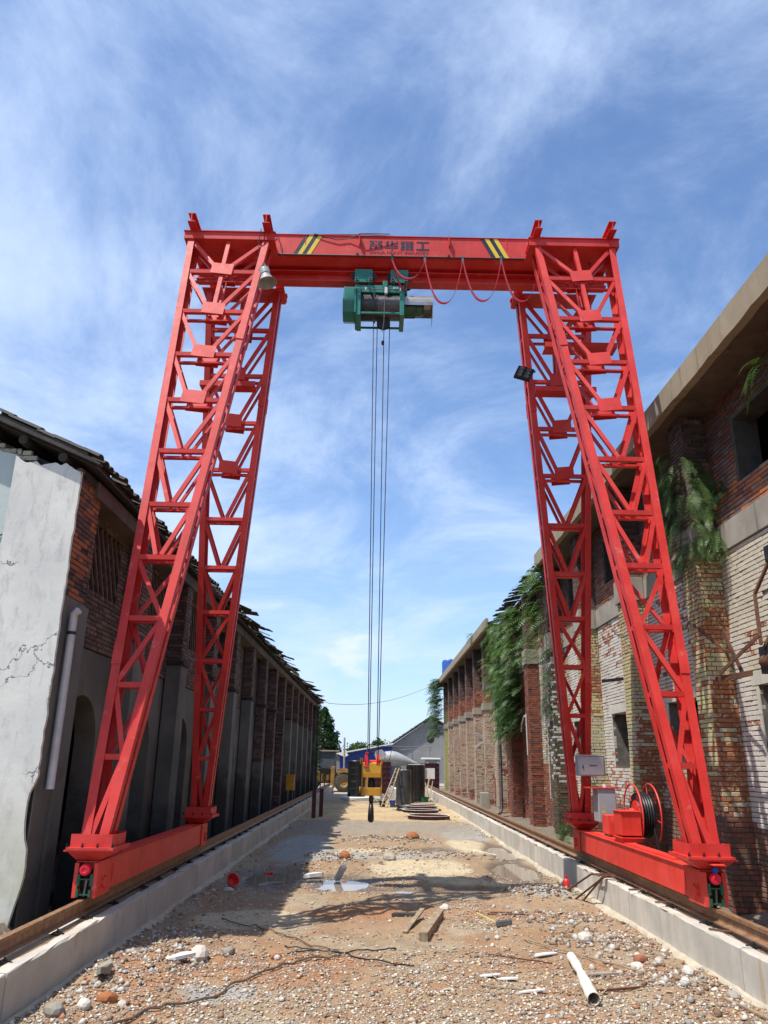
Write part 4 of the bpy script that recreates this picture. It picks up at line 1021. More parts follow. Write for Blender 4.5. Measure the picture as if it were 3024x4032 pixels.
# extra wide channel across the right-hand legs
for (a, b, yy, z_) in ((2.60, 3.75, 10.98, 8.28), (2.65, 3.7, 12.05, 8.05), (-3.1, -2.15, 12.02, 8.02)):
    mb = MB(); mb.box(a, b, yy-.13, yy+.13, z_, z_+.012); mb.box(a, b, yy-.13, yy-.118, z_+.013, z_+.09); mb.build('cross_channel', m_red, crane)

# --- boxes, drive and cable reel on the right end beam
xc = XC+3.265
cb = MB().box(3.36, 3.80, 13.33, 13.55, 1.78, 2.10).build('control_box', m_greyb, crane, bevel=.012)
MB().box(3.355, 3.805, 13.322, 13.56, 2.101, 2.112).build('box_hood', m_wht, cb, bevel=.004)
MB().box(3.385, 3.775, 13.318, 13.329, 1.80, 2.08).build('box_door', m_greyb, cb, bevel=.003)
MB().box(3.42, 3.434, 13.306, 13.317, 1.90, 1.95).build('handle', m_black, cb)
for k in range(9): MB().box(3.54+k*.013, 3.548+k*.013, 13.3155, 13.3172, 1.935+.004*(k % 2), 1.957).build('painted_lettering', m_ink2, cb)
ec = MB().box(3.56, 3.84, 13.0, 13.32, 1.10, 1.60).build('electrical_cabinet', m_greyb, crane, bevel=.01)
MB().box(3.42, 3.90, 12.98, 13.36, 1.601, 1.615).build('cabinet_roof', m_red2, ec)
mb = MB(); mb.add([(3.61, 12.9985, 1.24), (3.655, 12.9985, 1.24), (3.6325, 12.9985, 1.36)], [(0, 1, 2)]); mb.build('warning_triangle', m_ystripe, ec)
mb = MB(); mb.add([(3.6305, 12.997, 1.265), (3.6345, 12.997, 1.265), (3.6365, 12.997, 1.315), (3.6285, 12.997, 1.315)], [(0, 1, 2, 3)]); mb.build('warning_mark', m_ink, ec)
mb = MB()
for q in range(4): x_ = 3.5+.04*q; mb.tube([(x_, 13.35, 1.78), (x_-.02+.02*q, 13.3, 1.70), (x_+.03-.02*q, 13.25, 1.66), (x_+.02, 13.25, 1.61)], .006, 5)
mb.build('loose_wire', m_black, ec, True)
MB().lathe([(.035, 0), (.035, .05)], (3.72, 13.15, 1.616), n=12).build('cable_gland', m_wht, ec)
rx = MB().box(3.52, 3.80, 12.40, 12.72, .97, 1.235).build('resistor_housing', m_red2, crane, bevel=.004)
rx2 = MB().box(3.485, 3.765, 11.62, 11.98, 1.02, 1.33).build('reel_drive_housing', m_red2, crane, bevel=.004)
MB().box(3.47, 3.78, 11.60, 12.0, 1.331, 1.341).build('housing_lid', m_red2, rx2)
mb = MB(); mb.box(3.46, 3.79, 11.58, 12.03, .985, .997); mb.box(3.49, 3.77, 11.62, 11.99, .935, .984); mb.build('housing_base', m_red2, rx2)
mb = MB(); mb.box(3.54, 3.78, 12.42, 12.72, .935, .969); mb.build('mount_block', m_steel, rx)
mb = MB()
for q in range(6): mb.lathe([(.09, 0), (.09, .008)], (3.60, 12.02+q*.045, 1.16), (0, 1, 0), 20)
mb.lathe([(.075, 0), (.075, .28)], (3.60, 12.0, 1.16), (0, 1, 0), 18); mb.build('reel_motor', m_red2, crane, True)
# cable reel: axis along X, two open rims with spokes, black cable wound between
rc = Vector((3.92, 12.02, 1.27)); RR = .43
cr_ = MB(); cr_.lathe([(.20, -.10), (.20, .10)], rc, (1, 0, 0), 28); reel = cr_.build('cable_reel', m_red2, crane, True)
for q, xo_ in enumerate((-.13, .13)):
    c_ = rc+Vector((xo_, 0, 0)); mb = MB(); mb.torus(c_, (1, 0, 0), RR, .012, 48, 8)
    for k in range(6):
        a = k*math.pi/3+.2; d = Vector((0, math.cos(a), math.sin(a))); mb.tube([c_+d*.20, c_+d*RR], .006, 6)
    mb.build('reel_rim', m_red2, reel, True)
mb = MB()
for layer in range(3):
    for k in range(5): mb.torus(rc+Vector((-.072+.036*k, 0, 0)), (1, 0, 0), .225+.034*layer, .0175, 40, 6)
mb.build('wound_cable', m_black, reel, True)
mb = MB(); mb.lathe([(.08, -.20), (.10, -.14)], rc, (1, 0, 0), 20); mb.tube([rc+Vector((-.36, 0, 0)), rc+Vector((-.1, 0, 0))], .04, 10)
mb.build('reel_hub', m_red2, reel, True)
mb = MB(); mb.tube([rc+Vector((.07, -.26, -.15)), (4.02, 11.72, .85), (4.06, 11.65, .5), (4.05, 11.7, .3)], .02, 8); mb.build('reel_cable', m_black, reel, True)
mb = MB(); mb.bar((3.62, 12.2, .94), (3.84, 12.02, 1.1), .05, .05); mb.bar((3.62, 11.8, .94), (3.82, 12.02, 1.15), .04, .04); mb.build('reel_bracket', m_red2, reel)

# ================================================================ HOIST TROLLEY
hoist = empty('electric_hoist', (.05, YM, 9.35), 'green electric wire rope hoist hanging under the red girder', 'hoist')
hb = lambda mb, n, m_=m_green, par=hoist, **k: mb.build(n, m_, par, **k)
for x0, x1 in ((-.485, -.18), (.13, .43)):
    e = MB()
    for yy in (11.35, 11.75): e.box(x0, x1, yy-.014, yy+.014, 9.74, 10.0)
    b = hb(e, 'trolley_plate', bevel=.008)
    for yy, s_ in ((11.385, 1), (11.715, -1)):
        for xx in (x0-.005, x1+.005):
            MB().lathe([(.065, 0), (.065, .012), (.05, .014), (.05, .045)], (xx, yy, 9.90), (0, s_, 0), 20).build('trolley_wheel', m_dark, b, True)
    for xx in (x0+.035, x1-.035):
        mb = MB(); mb.tube([(xx, 11.31, 9.79), (xx, 11.79, 9.79)], .02, 8); mb.lathe([(.034, 0), (.034, .03)], (xx, 11.31, 9.79), (0, 1, 0), 6); mb.build('tie_bolt', m_steel, b)
    for xx in (x0+.06, x1-.06): MB().box(xx-.005, xx+.005, 11.36, 11.74, 9.70, 9.74).build('hanger_lug', m_green, b)
hb(MB().box(-.47, .37, 11.36, 11.74, 9.555, 9.70), 'top_housing', bevel=.01)
hb(MB().lathe([(.0, 0), (.26, 0), (.27, .015), (.27, .19), (.26, .205), (.0, .205)], (-.675, YM, 9.36), (1, 0, 0), 8), 'gearbox', bevel=.01)
hb(MB().box(-.66, -.47, 11.30, 11.80, 9.40, 9.62), 'gearbox_cover', bevel=.012)
for x0 in (-.435, .30):
    hb(MB().box(x0-.01, x0+.065, 11.285, 11.815, 9.07, 9.60), 'side_frame', bevel=.006)
hb(MB().box(-.475, -.447, 11.26, 11.84, 9.10, 9.60), 'side_frame', bevel=.006)
mb = MB(); mb.box(-.435, .355, 11.30, 11.33, 9.11, 9.14); mb.box(-.435, .355, 11.77, 11.80, 9.11, 9.14); hb(mb, 'stay_bar')
prof = [(.0, 0)]; N = 34
for q in range(N):
    x_ = .66*q/N; prof += [(.215, x_), (.223, x_+.005), (.223, x_+.011), (.215, x_+.016)]
prof += [(.215, .665), (0, .665)]
dr = hb(MB().lathe(prof, (-.375, YM, 9.37), (1, 0, 0), 26), 'drum', m_drum)
mb = MB()
for q in range(15): mb.torus((-.36+.0195*q, YM, 9.37), (1, 0, 0), .224, .009, 30, 6)
mb.build('rope_layer', m_rope, dr, True)
hb(MB().box(-.165, -.125, 11.33, 11.77, 9.20, 9.53), 'rope_guide', m_dark, bevel=.004)
hb(MB().lathe([(.0, 0), (.15, 0), (.155, .01), (.155, .20), (.14, .24), (.14, .32), (.10, .35), (0, .35)], (.356, YM, 9.37), (1, 0, 0), 20), 'motor', m_dkgreen)
mb = MB()
for q in range(18): a = q*2*math.pi/18; mb.bar((.37, YM+.155*math.cos(a), 9.37+.155*math.sin(a)), (.56, YM+.155*math.cos(a), 9.37+.155*math.sin(a)), .006, .02, up=(0, math.cos(a), math.sin(a)))
hb(mb, 'motor_fin', m_dkgreen)
mb = MB(); N = 14; vs = []; fs = []
for i_, x_ in enumerate((.37, .86)):
    for q in range(N+1):
        a = math.pi*(1.08-1.16*q/N); r_ = .215; vs += [(x_, YM+r_*math.cos(a), 9.37+r_*math.sin(a)), (x_, YM+(r_-.005)*math.cos(a), 9.37+(r_-.005)*math.sin(a))]
m2 = 2*(N+1)
for q in range(N): fs += [(2*q, 2*q+2, m2+2*q+2, m2+2*q), (2*q+1, m2+2*q+1, m2+2*q+3, 2*q+3), (2*q, 2*q+1, 2*q+3, 2*q+2), (m2+2*q, m2+2*q+2, m2+2*q+3, m2+2*q+1)]
mb.add(vs, fs); hb(mb, 'rain_cover', m_galv, smooth=False)
hb(MB().box(.845, .853, 11.38, 11.74, 9.14, 9.52), 'rain_cover', m_galv)
hb(MB().tube([(-.47, 11.27, 9.565), (.40, 11.27, 9.565)], .008, 6), 'limit_rod', m_steel)
for x_ in (-.29, .30): hb(MB().box(x_-.01, x_+.01, 11.26, 11.28, 9.525, 9.59), 'rod_clip', m_wht)
hb(MB().box(.03, .08, 11.20, 11.25, 9.44, 9.56), 'limit_switch', m_wht, bevel=.006)
hb(MB().prism([(-.005, 9.70), (.01, 9.75), (.07, 9.75), (.085, 9.70), (.065, 9.615), (.015, 9.615)], 'Y', 11.30, 11.345), 'lifting_lug', bevel=.006)
hb(MB().box(.175, .26, 11.352, 11.358, 9.62, 9.67), 'name_plate', m_wht)
hb(MB().lathe([(0, -.035), (.11, -.035), (.115, -.02), (.10, 0), (.115, .02), (.11, .035), (0, .035)], (.02, YM, 9.07), (0, 1, 0), 28), 'sheave', m_dark, smooth=True)
# ropes down to the block
RB = 2.02
ropes = [((-.15, 11.38, 9.25), (-.095, YM-.02, RB)), ((-.085, YM, 9.07), (-.075, YM+.01, RB)), ((.128, YM, 9.07), (.055, YM, RB)), ((.03, 11.50, 9.0), (.035, YM-.02, RB))]
for a, b in ropes: hb(MB().tube([a, b], .0075, 6), 'wire_rope', m_rope, smooth=True)
hb(MB().tube([(.045, 11.22, 9.44), (.03, 11.22, 9.2), (.028, 11.22, 8.9), (.0, 11.24, 8.72)], .006, 5), 'limit_chain', m_steel)
hb(MB().lathe([(.0, 0), (.022, .003), (.026, .03), (.024, .07), (.0, .075)], (.015, 11.5, 8.63), n=10), 'limit_weight', m_dark)

# ================================================================ FESTOON CABLE
fest = empty('festoon_cable', (1.2, 11.1, 10.07), 'flat red festoon cable looping along the girder beside the hoist', 'cable')
def loop(p, q, sag, x=.0):
    p, q = Vector(p), Vector(q); N = 22; mb = MB(); vs = []; fs = []
    for i_ in range(N+1):
        t_ = i_/N; sx_ = .5-.5*math.cos(math.pi*t_); c_ = p.lerp(q, t_*.45+.55*sx_*1. if 0 else (t_-.02*math.sin(2*math.pi*t_))); c_.z -= sag*(1-abs(2*t_-1)**2.2)
        for dy in (-.016, .016): vs += [(c_.x-.006, c_.y+dy, c_.z-.012)]
        vs += [(c_.x+.01, c_.y+.016, c_.z+.012), (c_.x+.01, c_.y-.016, c_.z+.012)]
    for i_ in range(N):
        for k in range(4): fs.append((i_*4+k, i_*4+(k+1) % 4, i_*4+4+(k+1) % 4, i_*4+4+k))
    mb.add(vs, fs); return mb
pts = [(.15, .695, .34), (.70, 1.33, .80), (1.345, 1.98, .74), (2.0, 2.62, .74), (3.45, 3.50, .42)]
for a, b, s_ in pts: loop((a, 11.1, 10.0), (b, 11.1, 10.0), s_).build('cable_loop', m_cable, fest, True)
loop((.15, 11.1, 10.0), (.36, 11.3, 9.6), .12).build('cable_loop', m_cable, fest, True)
for x_ in (.15, .70, 1.34, 1.99, 2.62, 3.48):
    mb = MB(); mb.box(x_-.018, x_+.018, 11.085, 11.115, 9.98, 10.13); mb.lathe([(.02, 0), (.02, .02)], (x_, 11.08, 10.11), (0, 1, 0), 10); mb.build('cable_carrier', m_steel if x_ > .5 else m_black, fest)

# ================================================================ HOOK BLOCK
hook = empty('hook_block', (-.035, YM, 1.1), 'yellow hook block with black hook hanging low on ropes in the middle of the yard', 'hook')
hk = lambda mb, n, m_=m_yel, **k: mb.build(n, m_, hook, **k)
x0, x1 = -.17, .105
for x_ in (x0-.006, x1-.006): hk(MB().box(x_, x_+.014, YM-.075, YM+.075, 1.50, 2.0), 'side_plate', bevel=.004)
mb = MB(); mb.prism([(YM-.10, 1.74), (YM-.105, 1.80), (YM-.095, 1.93), (YM-.08, 1.945), (YM+.08, 1.945), (YM+.10, 1.86), (YM+.10, 1.74)], 'X', x0+.01, x1-.008); hk(mb, 'sheave_cover', bevel=.004)
hk(MB().box(x0+.01, x1-.008, YM-.085, YM+.085, 1.50, 1.605), 'crosshead', bevel=.006)
hk(MB().lathe([(.035, 0), (.05, .0), (.05, .08), (.03, .125), (.028, .13)], (-.035, YM, 1.606), n=16), 'thrust_nut', m_dark)
for x_ in (-.115, .05): hk(MB().lathe([(.02, -.02), (.105, -.02), (.11, -.012), (.09, 0), (.11, .012), (.105, .02), (.02, .02)], (x_, YM, 1.95), (1, 0, 0), 26), 'sheave', m_redp, smooth=True)
hk(MB().tube([(x0-.03, YM, 1.95), (x1+.02, YM, 1.95)], .025, 12), 'axle', m_redp)
for z_ in (1.96, 1.575): hk(MB().lathe([(.04, 0), (.045, .015), (.03, .03)], (x0-.035, YM-.02, z_), (1, 0, 0), 14), 'axle_cap', smooth=True)
mb = MB(); mb.box(-.118, -.092, YM-.115, YM-.10, 1.90, 2.07); mb.box(-.13, -.08, YM-.125, YM-.09, 2.07, 2.078); mb.box(-.15, -.08, YM-.125, YM-.09, 1.885, 1.895); hk(mb, 'rope_guard', m_redlamp)
# forged hook seen edge-on: curls in the Y-Z plane
pts = [(-.035, YM, 1.50), (-.035, YM, 1.43)]; rs = [.030, .032]; hc = (YM+.02, 1.29)
for k in range(15):
    a = R(100+k*17.5); pts.append((-.035, hc[0]+.105*math.cos(a)*-1*-1, hc[1]+.105*math.sin(a))); rs.append(.026+.018*math.sin(min(1, k/9)*math.pi*.5+.0)*(1 if k < 10 else 1-(k-10)*.17))
hk(MB().tube(pts, rs, 12), 'hook', m_black, smooth=True)

# ================================================================ LAMPS ON THE LEGS
lamp = empty('bell_floodlight', (-1.85, 10.5, 9.2), 'grey bell-shaped floodlight wired to the left leg just under the girder', 'floodlight')
ax = Vector((.25, -.10, -1)).normalized(); c0 = Vector((-1.88, 10.45, 9.33))
MB().lathe([(0, 0), (.075, 0), (.08, .03), (.08, .11), (.07, .12), (.085, .16), (.115, .24), (.15, .275), (.153, .28), (.145, .28), (.11, .24), (.06, .17), (0, .165)], c0, ax, 24).build('lamp_shade', m_lampg, lamp, True)
mb = MB(); mb.bar(c0+Vector((-.08, 0, -.02)), c0+Vector((-.02, 0, .11)), .02, .02); mb.bar(c0+Vector((.06, 0, 0)), c0+Vector((-.02, 0, .11)), .02, .02); mb.build('bracket', m_steel, lamp)
mb = MB(); mb.bar((-2.2, 10.6, 9.36), (-1.82, 10.55, 9.45), .03, .012); mb.bar((-2.2, 10.62, 9.32), (-1.9, 10.6, 9.42), .02, .02); mb.build('mounting_strap', m_dark, lamp)
mb = MB(); mb.tube([(-2.0, 10.58, 10.19), (-2.03, 10.6, 9.95), (-2.0, 10.6, 9.7), (-2.05, 10.58, 9.6), (-1.97, 10.6, 9.5), (-1.95, 10.6, 9.42)], .007, 5); mb.tube([(-1.96, 10.62, 10.19), (-1.93, 10.64, 9.8), (-1.99, 10.62, 9.66), (-2.0, 10.6, 9.45)], .006, 5); mb.build('lamp_cord', m_black, lamp, True)
l2 = empty('led_floodlight', (2.5, 11.95, 8.4), 'black square floodlight with six round lenses clamped to the right rear leg', 'floodlight')
body = MB().box(-.145, .145, -.03, .03, -.155, .155).build('lamp_body', m_dark, l2, bevel=.012)
mt = Matrix.Translation((2.47, 11.95, 8.38)) @ Matrix.Rotation(R(-22), 4, 'X') @ Matrix.Rotation(R(22), 4, 'Y')
objs = [body]
for a in (-1, 1):
    for b in (-1, 0, 1):
        objs.append(MB().lathe([(0, .004), (.034, .004), (.042, 0), (.042, .012)], (a*.062, -.045, b*.088-.015), (0, 1, 0), 18).build('lens', m_steel, l2, True))
objs.append(MB().bar((.0, .03, .15), (.16, .05, .19), .03, .02).build('bracket', m_black, l2))
for o in objs: o.parent = l2; o.matrix_parent_inverse = Matrix.Translation((2.5, 11.95, 8.4)).inverted(); o.matrix_basis = mt
MB().bar((2.50, 11.98, 8.53), (2.68, 12.42, 8.60), .04, .02).build('mounting_arm', m_black, l2)
# ================================================================ PLANTS
def leaf_mat(name, a, b):
    m, t = mat(name); p = pos(t); n = t.noise(p, 3.5, 4, .6); f = t.noise(p, 40., 3, .6)
    col = t.mix(t.step(t.math('ADD', n, t.math('MULTIPLY', t.math('SUBTRACT', f, .5), .5)), .35, .65), a, b)
    d = t.n('ShaderNodeBsdfDiffuse', i_Color=col); tr = t.n('ShaderNodeBsdfTranslucent', i_Color=t.mix(1., col, (1.3, 1.5, .5), 'MULTIPLY'))
    g = t.n('ShaderNodeBsdfGlossy', i_Color=(.5, .55, .5), i_Roughness=.45)
    s = t.n('ShaderNodeMixShader', I0=.30, I1=d.outputs[0], I2=tr.outputs[0]); s2 = t.n('ShaderNodeMixShader', I0=.05, I1=s.outputs[0], I2=g.outputs[0])
    o = t.n('ShaderNodeOutputMaterial'); t.t.links.new(s2.outputs[0], o.inputs[0]); return m
m_fern = leaf_mat('fern_leaf', (.04, .085, .022), (.11, .18, .05))
m_fernd = leaf_mat('dark_fern_leaf', (.02, .05, .015), (.055, .11, .03))
m_cyp = leaf_mat('cypress_foliage', (.012, .035, .012), (.035, .07, .022))
m_tree = leaf_mat('tree_foliage', (.03, .06, .02), (.08, .13, .04))
def fronds(roots, rng, L=(.35, .7), nl=19, wid=.075):
    n = nl
    """roots: (x,y,z,dirx,diry) -> arching, drooping pinnate fronds as quads"""
    V = []; F = []
    for (x, y, z, dx, dy) in roots:
        l = rng.uniform(*L); d = Vector((dx, dy, rng.uniform(-.35, .55))).normalized(); p = Vector((x, y, z)); st = l/n; droop = rng.uniform(.10, .24)
        side = d.cross(Vector((0, 0, 1))); side = side.normalized() if side.length > 1e-3 else Vector((1, 0, 0)); tw = rng.uniform(-.5, .5)
        for i in range(n):
            q = p+d*st; nd = (d+Vector((0, 0, -droop))).normalized()
            s = side*math.cos(tw)+d.cross(side)*math.sin(tw); w = wid*math.sin(math.pi*(.12+.86*(i+1)/(n+1)))**.8*rng.uniform(.8, 1.15)
            for sg in (-1, 1):
                tip = p+s*sg*w+d*st*.55+Vector((0, 0, -w*.28)); o = len(V)
                V += [p, p+d*st*.5, tip+d*st*.12, tip-d*st*.12]; F.append((o, o+1, o+2, o+3))
            p = q; d = nd
    return np.array([tuple(v) for v in V]), np.array(F)
def fern(name, label, n, sampler, m=m_fern, seed=0, group=None, L=(.35, .7), **k):
    rng = random.Random(seed); V, F = fronds([sampler(rng) for _ in range(n)], rng, L, **k)
    o = mesh_np(name, V, F, m, None, None, False); tag(o, label, 'fern', group); return o
G = 'ferns rooted in the mill wall'
def blob(cy, cz, ry, rz, x0=4.55, x1=4.9):
    def f(r):
        a = r.uniform(0, 6.28); q = r.random()**.6; y, z = cy+ry*q*math.cos(a), cz+rz*q*math.sin(a); return (r.uniform(x0, x1), y, z, -1, r.uniform(-1.1, .7))
    return f
def pier0(r):
    # hugging the front and left faces of the near pier and hanging off its block
    z = 4.95+1.45*r.random()**1.5
    if r.random() < .5: return (XP-.01, r.uniform(10.8, 11.4), z-.05, -.8, r.uniform(-.5, .5))
    return (r.uniform(XP-.05, XW), 10.8, z, r.uniform(-.6, .2), -.8)
fern('fern_plant', 'big lit fern clump spilling over the concrete block of the nearest pier', 125, pier0, seed=1, group=G, L=(.3, .6))
fern('fern_plant', 'shaded ferns climbing the far side of the nearest pier under the eave', 62, lambda r: (r.uniform(4.5, 4.7), r.uniform(11.35, 11.8), r.uniform(5.3, 6.75), -.8, r.uniform(-.6, .8)), m_fern, 2, G, (.25, .5))
fern('fern_plant', 'pale fern fronds poking out from the eave at the top right corner', 9, lambda r: (4.62, r.uniform(8.15, 8.6), r.uniform(6.35, 6.6), -1, r.uniform(-.3, .6)), m_fern, 3, G, (.35, .55), wid=.07)
fern('fern_plant', 'small fern tuft on the window jamb beside the black upper window', 10, lambda r: (XW-.01, r.uniform(10.25, 10.5), r.uniform(5.7, 5.95), -1, 0), m_fernd, 4, G, (.2, .35))
def mass(r):
    y = r.uniform(25.0, 30.4); top = 7.0; t_ = r.random(); w = (y-25.0)/5.4; bot = 4.6-1.8*math.sin(max(0, min(1, w*1.05))*math.pi)+r.uniform(-.3, .3)
    z = top-(top-bot)*t_; return (r.uniform(4.45, 4.85), y, z, -1, r.uniform(-1.0, .6))
fern('fern_plant', 'huge curtain of green ferns covering the mill wall where the eave has collapsed', 470, mass, seed=5, group=G, L=(.4, .75), nl=10, wid=.12)
fern('fern_plant', 'dark ferns under the big fern curtain, above the grey downpipe', 200, lambda r: (r.uniform(4.35, 4.9), 26.2+r.uniform(-.9, 1.0), r.uniform(2.9, 5), -1, r.uniform(-.6, .6)), m_fernd, 6, G, (.4, .8), nl=10, wid=.11)
fern('fern_plant', 'ferns hanging from the mossy pier just left of the rear crane leg', 120, lambda r: (r.uniform(4.4, 4.9), r.uniform(20.3, 23.0), 7.1-2.4*r.random()**1.6, -1, r.uniform(-.9, .5)), seed=7, group=G, L=(.4, .8), nl=10, wid=.1)
fern('fern_plant', 'few fern fronds low on the mossy pier', 30, lambda r: (r.uniform(4.5, 4.65), r.uniform(20.5, 21.0), r.uniform(3.2, 4.3), -1, r.uniform(-.9, .2)), m_fernd, 8, G, (.25, .45))
fern('fern_plant', 'fern bush hanging from the far end of the concrete eave', 260, lambda r: (r.uniform(4.2, 4.7), r.uniform(53, 56.3), 7.3-3.6*r.random()**1.5, -1, r.uniform(-.9, .5)), m_fernd, 9, G, (.6, 1.1), nl=9, wid=.16)
fern('fern_plant', 'grass-like fern sprouting on top of the concrete eave', 12, lambda r: (4.35, r.uniform(34.4, 35.0), 7.44, r.uniform(-1, 1), r.uniform(-1, 1)), m_fern, 10, G, (.35, .6), nl=9)
fern('fern_plant', 'little fern at the foot of the mossy pier behind the end beam', 18, lambda r: (4.35, 18.6+r.uniform(-.2, .2), r.uniform(.3, .7), -.6, r.uniform(-1, 1)), m_fern, 11, G, (.3, .5))
fern('fern_plant', 'shaded fern clump on the last pier of the tile-roofed building', 150, lambda r: (r.uniform(-3.6, -3.45), r.uniform(46, 49.2), r.uniform(1.2, 5.2), 1, r.uniform(-.8, .5)), m_fernd, 12, None, (.3, .55), nl=8, wid=.14)
def crown(name, c, prof, n, size, m, seed, parent=None, clump=60, jit=.16):
    """leaf cards in clumps through a crown volume; prof(h)->radius at relative height h"""
    r = np.random.default_rng(seed); k = clump; h = r.random(k)**.85; a = r.uniform(0, 6.283, k); rad = np.array([prof(q) for q in h]); q = rad*np.sqrt(r.uniform(.25, 1, k))
    cc = np.stack([q*np.cos(a), q*np.sin(a), h], 1); idx = r.integers(0, k, n); P = cc[idx].copy(); H = c[3]
    P[:, 2] *= H; P += r.normal(0, jit, (n, 3))*np.array([1, 1, 1.0])*(.5+rad[idx][:, None]*.5); P += np.array(c[:3])
    N = r.normal(0, 1, (n, 3)); N[:, 2] += .6; N /= np.linalg.norm(N, axis=1)[:, None]; A = np.cross(N, r.normal(0, 1, (n, 3))); A /= np.linalg.norm(A, axis=1)[:, None]; B = np.cross(N, A)
    s = size*r.uniform(.6, 1.3, (n, 1)); V = np.stack([P-A*s, P+B*s*.45, P+A*s, P-B*s*.45], 1).reshape(-1, 3)
    return mesh_np(name, V, np.arange(4*n).reshape(-1, 4), m, parent)
def tree(name, label, x, y, h, trunk, prof, n, size, m, seed, base=.3, clump=60, jit=.16, group=None):
    e = empty(name, (x, y, 0), label, 'tree', group); mb = MB(); mb.tube([(x, y, 0), (x+.05, y, h*.4), (x, y, h*.85)], [trunk, trunk*.7, trunk*.2], 8)
    rr = random.Random(seed)
    for q in range(7):
        z = h*(base+.08*q); a = rr.uniform(0, 6.28); mb.tube([(x, y, z), (x+math.cos(a)*prof(.4)*.8, y+math.sin(a)*prof(.4)*.8, z+h*.15)], [trunk*.4, trunk*.1], 5)
    mb.build('trunk', m_rust, e, True); crown('crown', (x, y, h*base, h*(1-base)), prof, n, size, m, seed, e, clump, jit); return e
tree('cypress_tree', 'dark pointed cypress standing beyond the loader', -4.7, 74, 6.6, .18, lambda t: 1.62*math.sin(math.pi*min(1, .20+.80*t**.85))**.6*(1-.5*t**3)+.02, 9000, .16, m_cyp, 1, .16, 240, .11)
tree('leafy_tree', 'thin light green tree peeping past the end of the tile-roofed building', -5.2, 66, 6.7, .12, lambda t: 1.1*math.sin(math.pi*(.2+.75*t)), 1500, .14, m_tree, 2, .35, 24, .14)
for i, (x_, y_, h_, lab) in enumerate([(-1.8, 96, 3.9, 'low bushy tree left of the blue shed roof'), (.4, 99, 4.3, 'rounded bushy tree behind the blue shed roof'), (-9, 92, 4.4, 'bushy tree seen between loader cab and cypress'), (-5.6, 97, 3.9, 'small dark tree behind the cypress')]):
    tree('bushy_tree', lab, x_, y_, h_, .15, lambda t: 2.0*math.sin(math.pi*(.15+.8*t)), 2600, .2, m_tree, 10+i, .2, 70, .25, group='trees beyond the shed')

# ================================================================ BACKGROUND BUILDINGS
YB = 72
gb = empty('grey_gabled_building', (4.9, YB, 0), 'grey rendered building with low gable closing the yard', 'building')
m_gwall = conc('grey_gable_render', (.21, .21, .21), (.26, .26, .255), (.14, .14, .14), .4, .5)
MB().prism([(1.55, 0), (1.55, 3.42), (5.0, 5.72), (8.6, 3.9), (8.6, 0)], 'Y', YB, YB+10).build('wall', m_gwall, gb)
mb = MB(); mb.prism([(1.3, 3.36), (5.0, 5.80), (8.9, 3.9), (8.9, 4.0), (5.0, 5.95), (1.3, 3.5)], 'Y', YB-.35, YB+10.3); mb.build('roof', tile_m, gb)
for k in range(26):
    x_ = 1.3+k*.145; z_ = 3.43+(x_-1.3)*.66; MB().box(x_, x_+.11, YB-.42, YB-.2, z_+.02, z_+.12+random.uniform(0, .05)).build('roof_tile', tile_m, gb)
MB().lathe([(0, 0), (.32, 0), (.32, .02), (0, .02)], (5.0, YB-.02, 3.95), (0, 1, 0), 18).build('round_window', m_black, gb)
bs = empty('blue_shed', (-1.2, YB-3, 0), 'low shed with deep blue sheet wall and white roof edge', 'shed')
MB().prism([(-2.95, 0), (-2.95, 2.5), (1.5, 3.33), (1.5, 0)], 'Y', YB-2.5, YB-.3).build('wall', m_blue, bs)
for k in range(22): MB().box(-2.9+k*.2, -2.88+k*.2, YB-2.53, YB-2.501, .1, 2.45+k*.036).build('sheet_rib', m_blue, bs)
MB().prism([(-3.3, 2.50), (-3.3, 2.60), (1.6, 3.50), (1.6, 3.40)], 'Y', YB-3.2, YB-.2).build('roof', m_whtp, bs)
mb = MB(); mb.prism([(-3.3, 2.6), (-2.5, 2.3), (-2.2, 2.45), (-2.4, 2.7)], 'Y', YB-3.6, YB-3.25); mb.build('folded_awning', m_whtp, bs)
lw = empty('low_grey_wall', (-5.5, YB-1, 0), 'low grey yard wall behind the loader', 'wall'); MB().box(-9.5, -3.0, YB-1.2, YB-.9, 0, 2.35).build('masonry', m_gwall, lw); MB().box(-9.5, -3.0, YB-1.3, YB-.8, 2.351, 2.43).build('coping', m_band, lw)
MB().tube([(-2.35, YB-8, 0), (-2.4, YB-8, 3.75)], .07, 8).build('utility_pole', m_band); tag(bpy.data.objects['utility_pole'], 'slim grey pole standing before the left end of the blue shed', 'pole')
sc = empty('pipe_railing', (2.6, 64, 0), 'thin horizontal pipe rail on posts in front of the grey gable', 'railing')
mb = MB(); mb.tube([(-.6, 64, 3.17), (4.6, 64, 3.12)], .022, 6); mb.build('rail_bar', m_steel, sc)
for x_ in (-.6, 3.0, 4.4): MB().tube([(x_, 64, 0), (x_, 64, 3.2)], .022, 6).build('post', m_steel, sc)
mb = MB(); mb.tube([(-.6, 64.1, 3.0), (1, 64.1, 2.75), (3, 64.1, 3.0), (4.6, 64.1, 2.85)], .012, 4); mb.tube([(-.6, 64.1, 2.8), (1, 64.1, 2.5), (3, 64.1, 2.6)], .01, 4); mb.build('slack_wire', m_steel, sc)
N = 24; pts = [(-3.0+7.0*t_/N, 50.5, 5.45+.10*(t_/N)+1.30*(t_/N)**2.0-.22*math.sin(math.pi*t_/N)) for t_ in range(N+1)]
MB().tube(pts, .014, 5).build('overhead_wire', m_black); tag(bpy.data.objects['overhead_wire'], 'sagging black wire strung between the two long buildings', 'wire')
wt = empty('water_tank', (4.75, 52.0, 7.2), 'blue plastic water tank on the far end of the mill roof', 'tank')
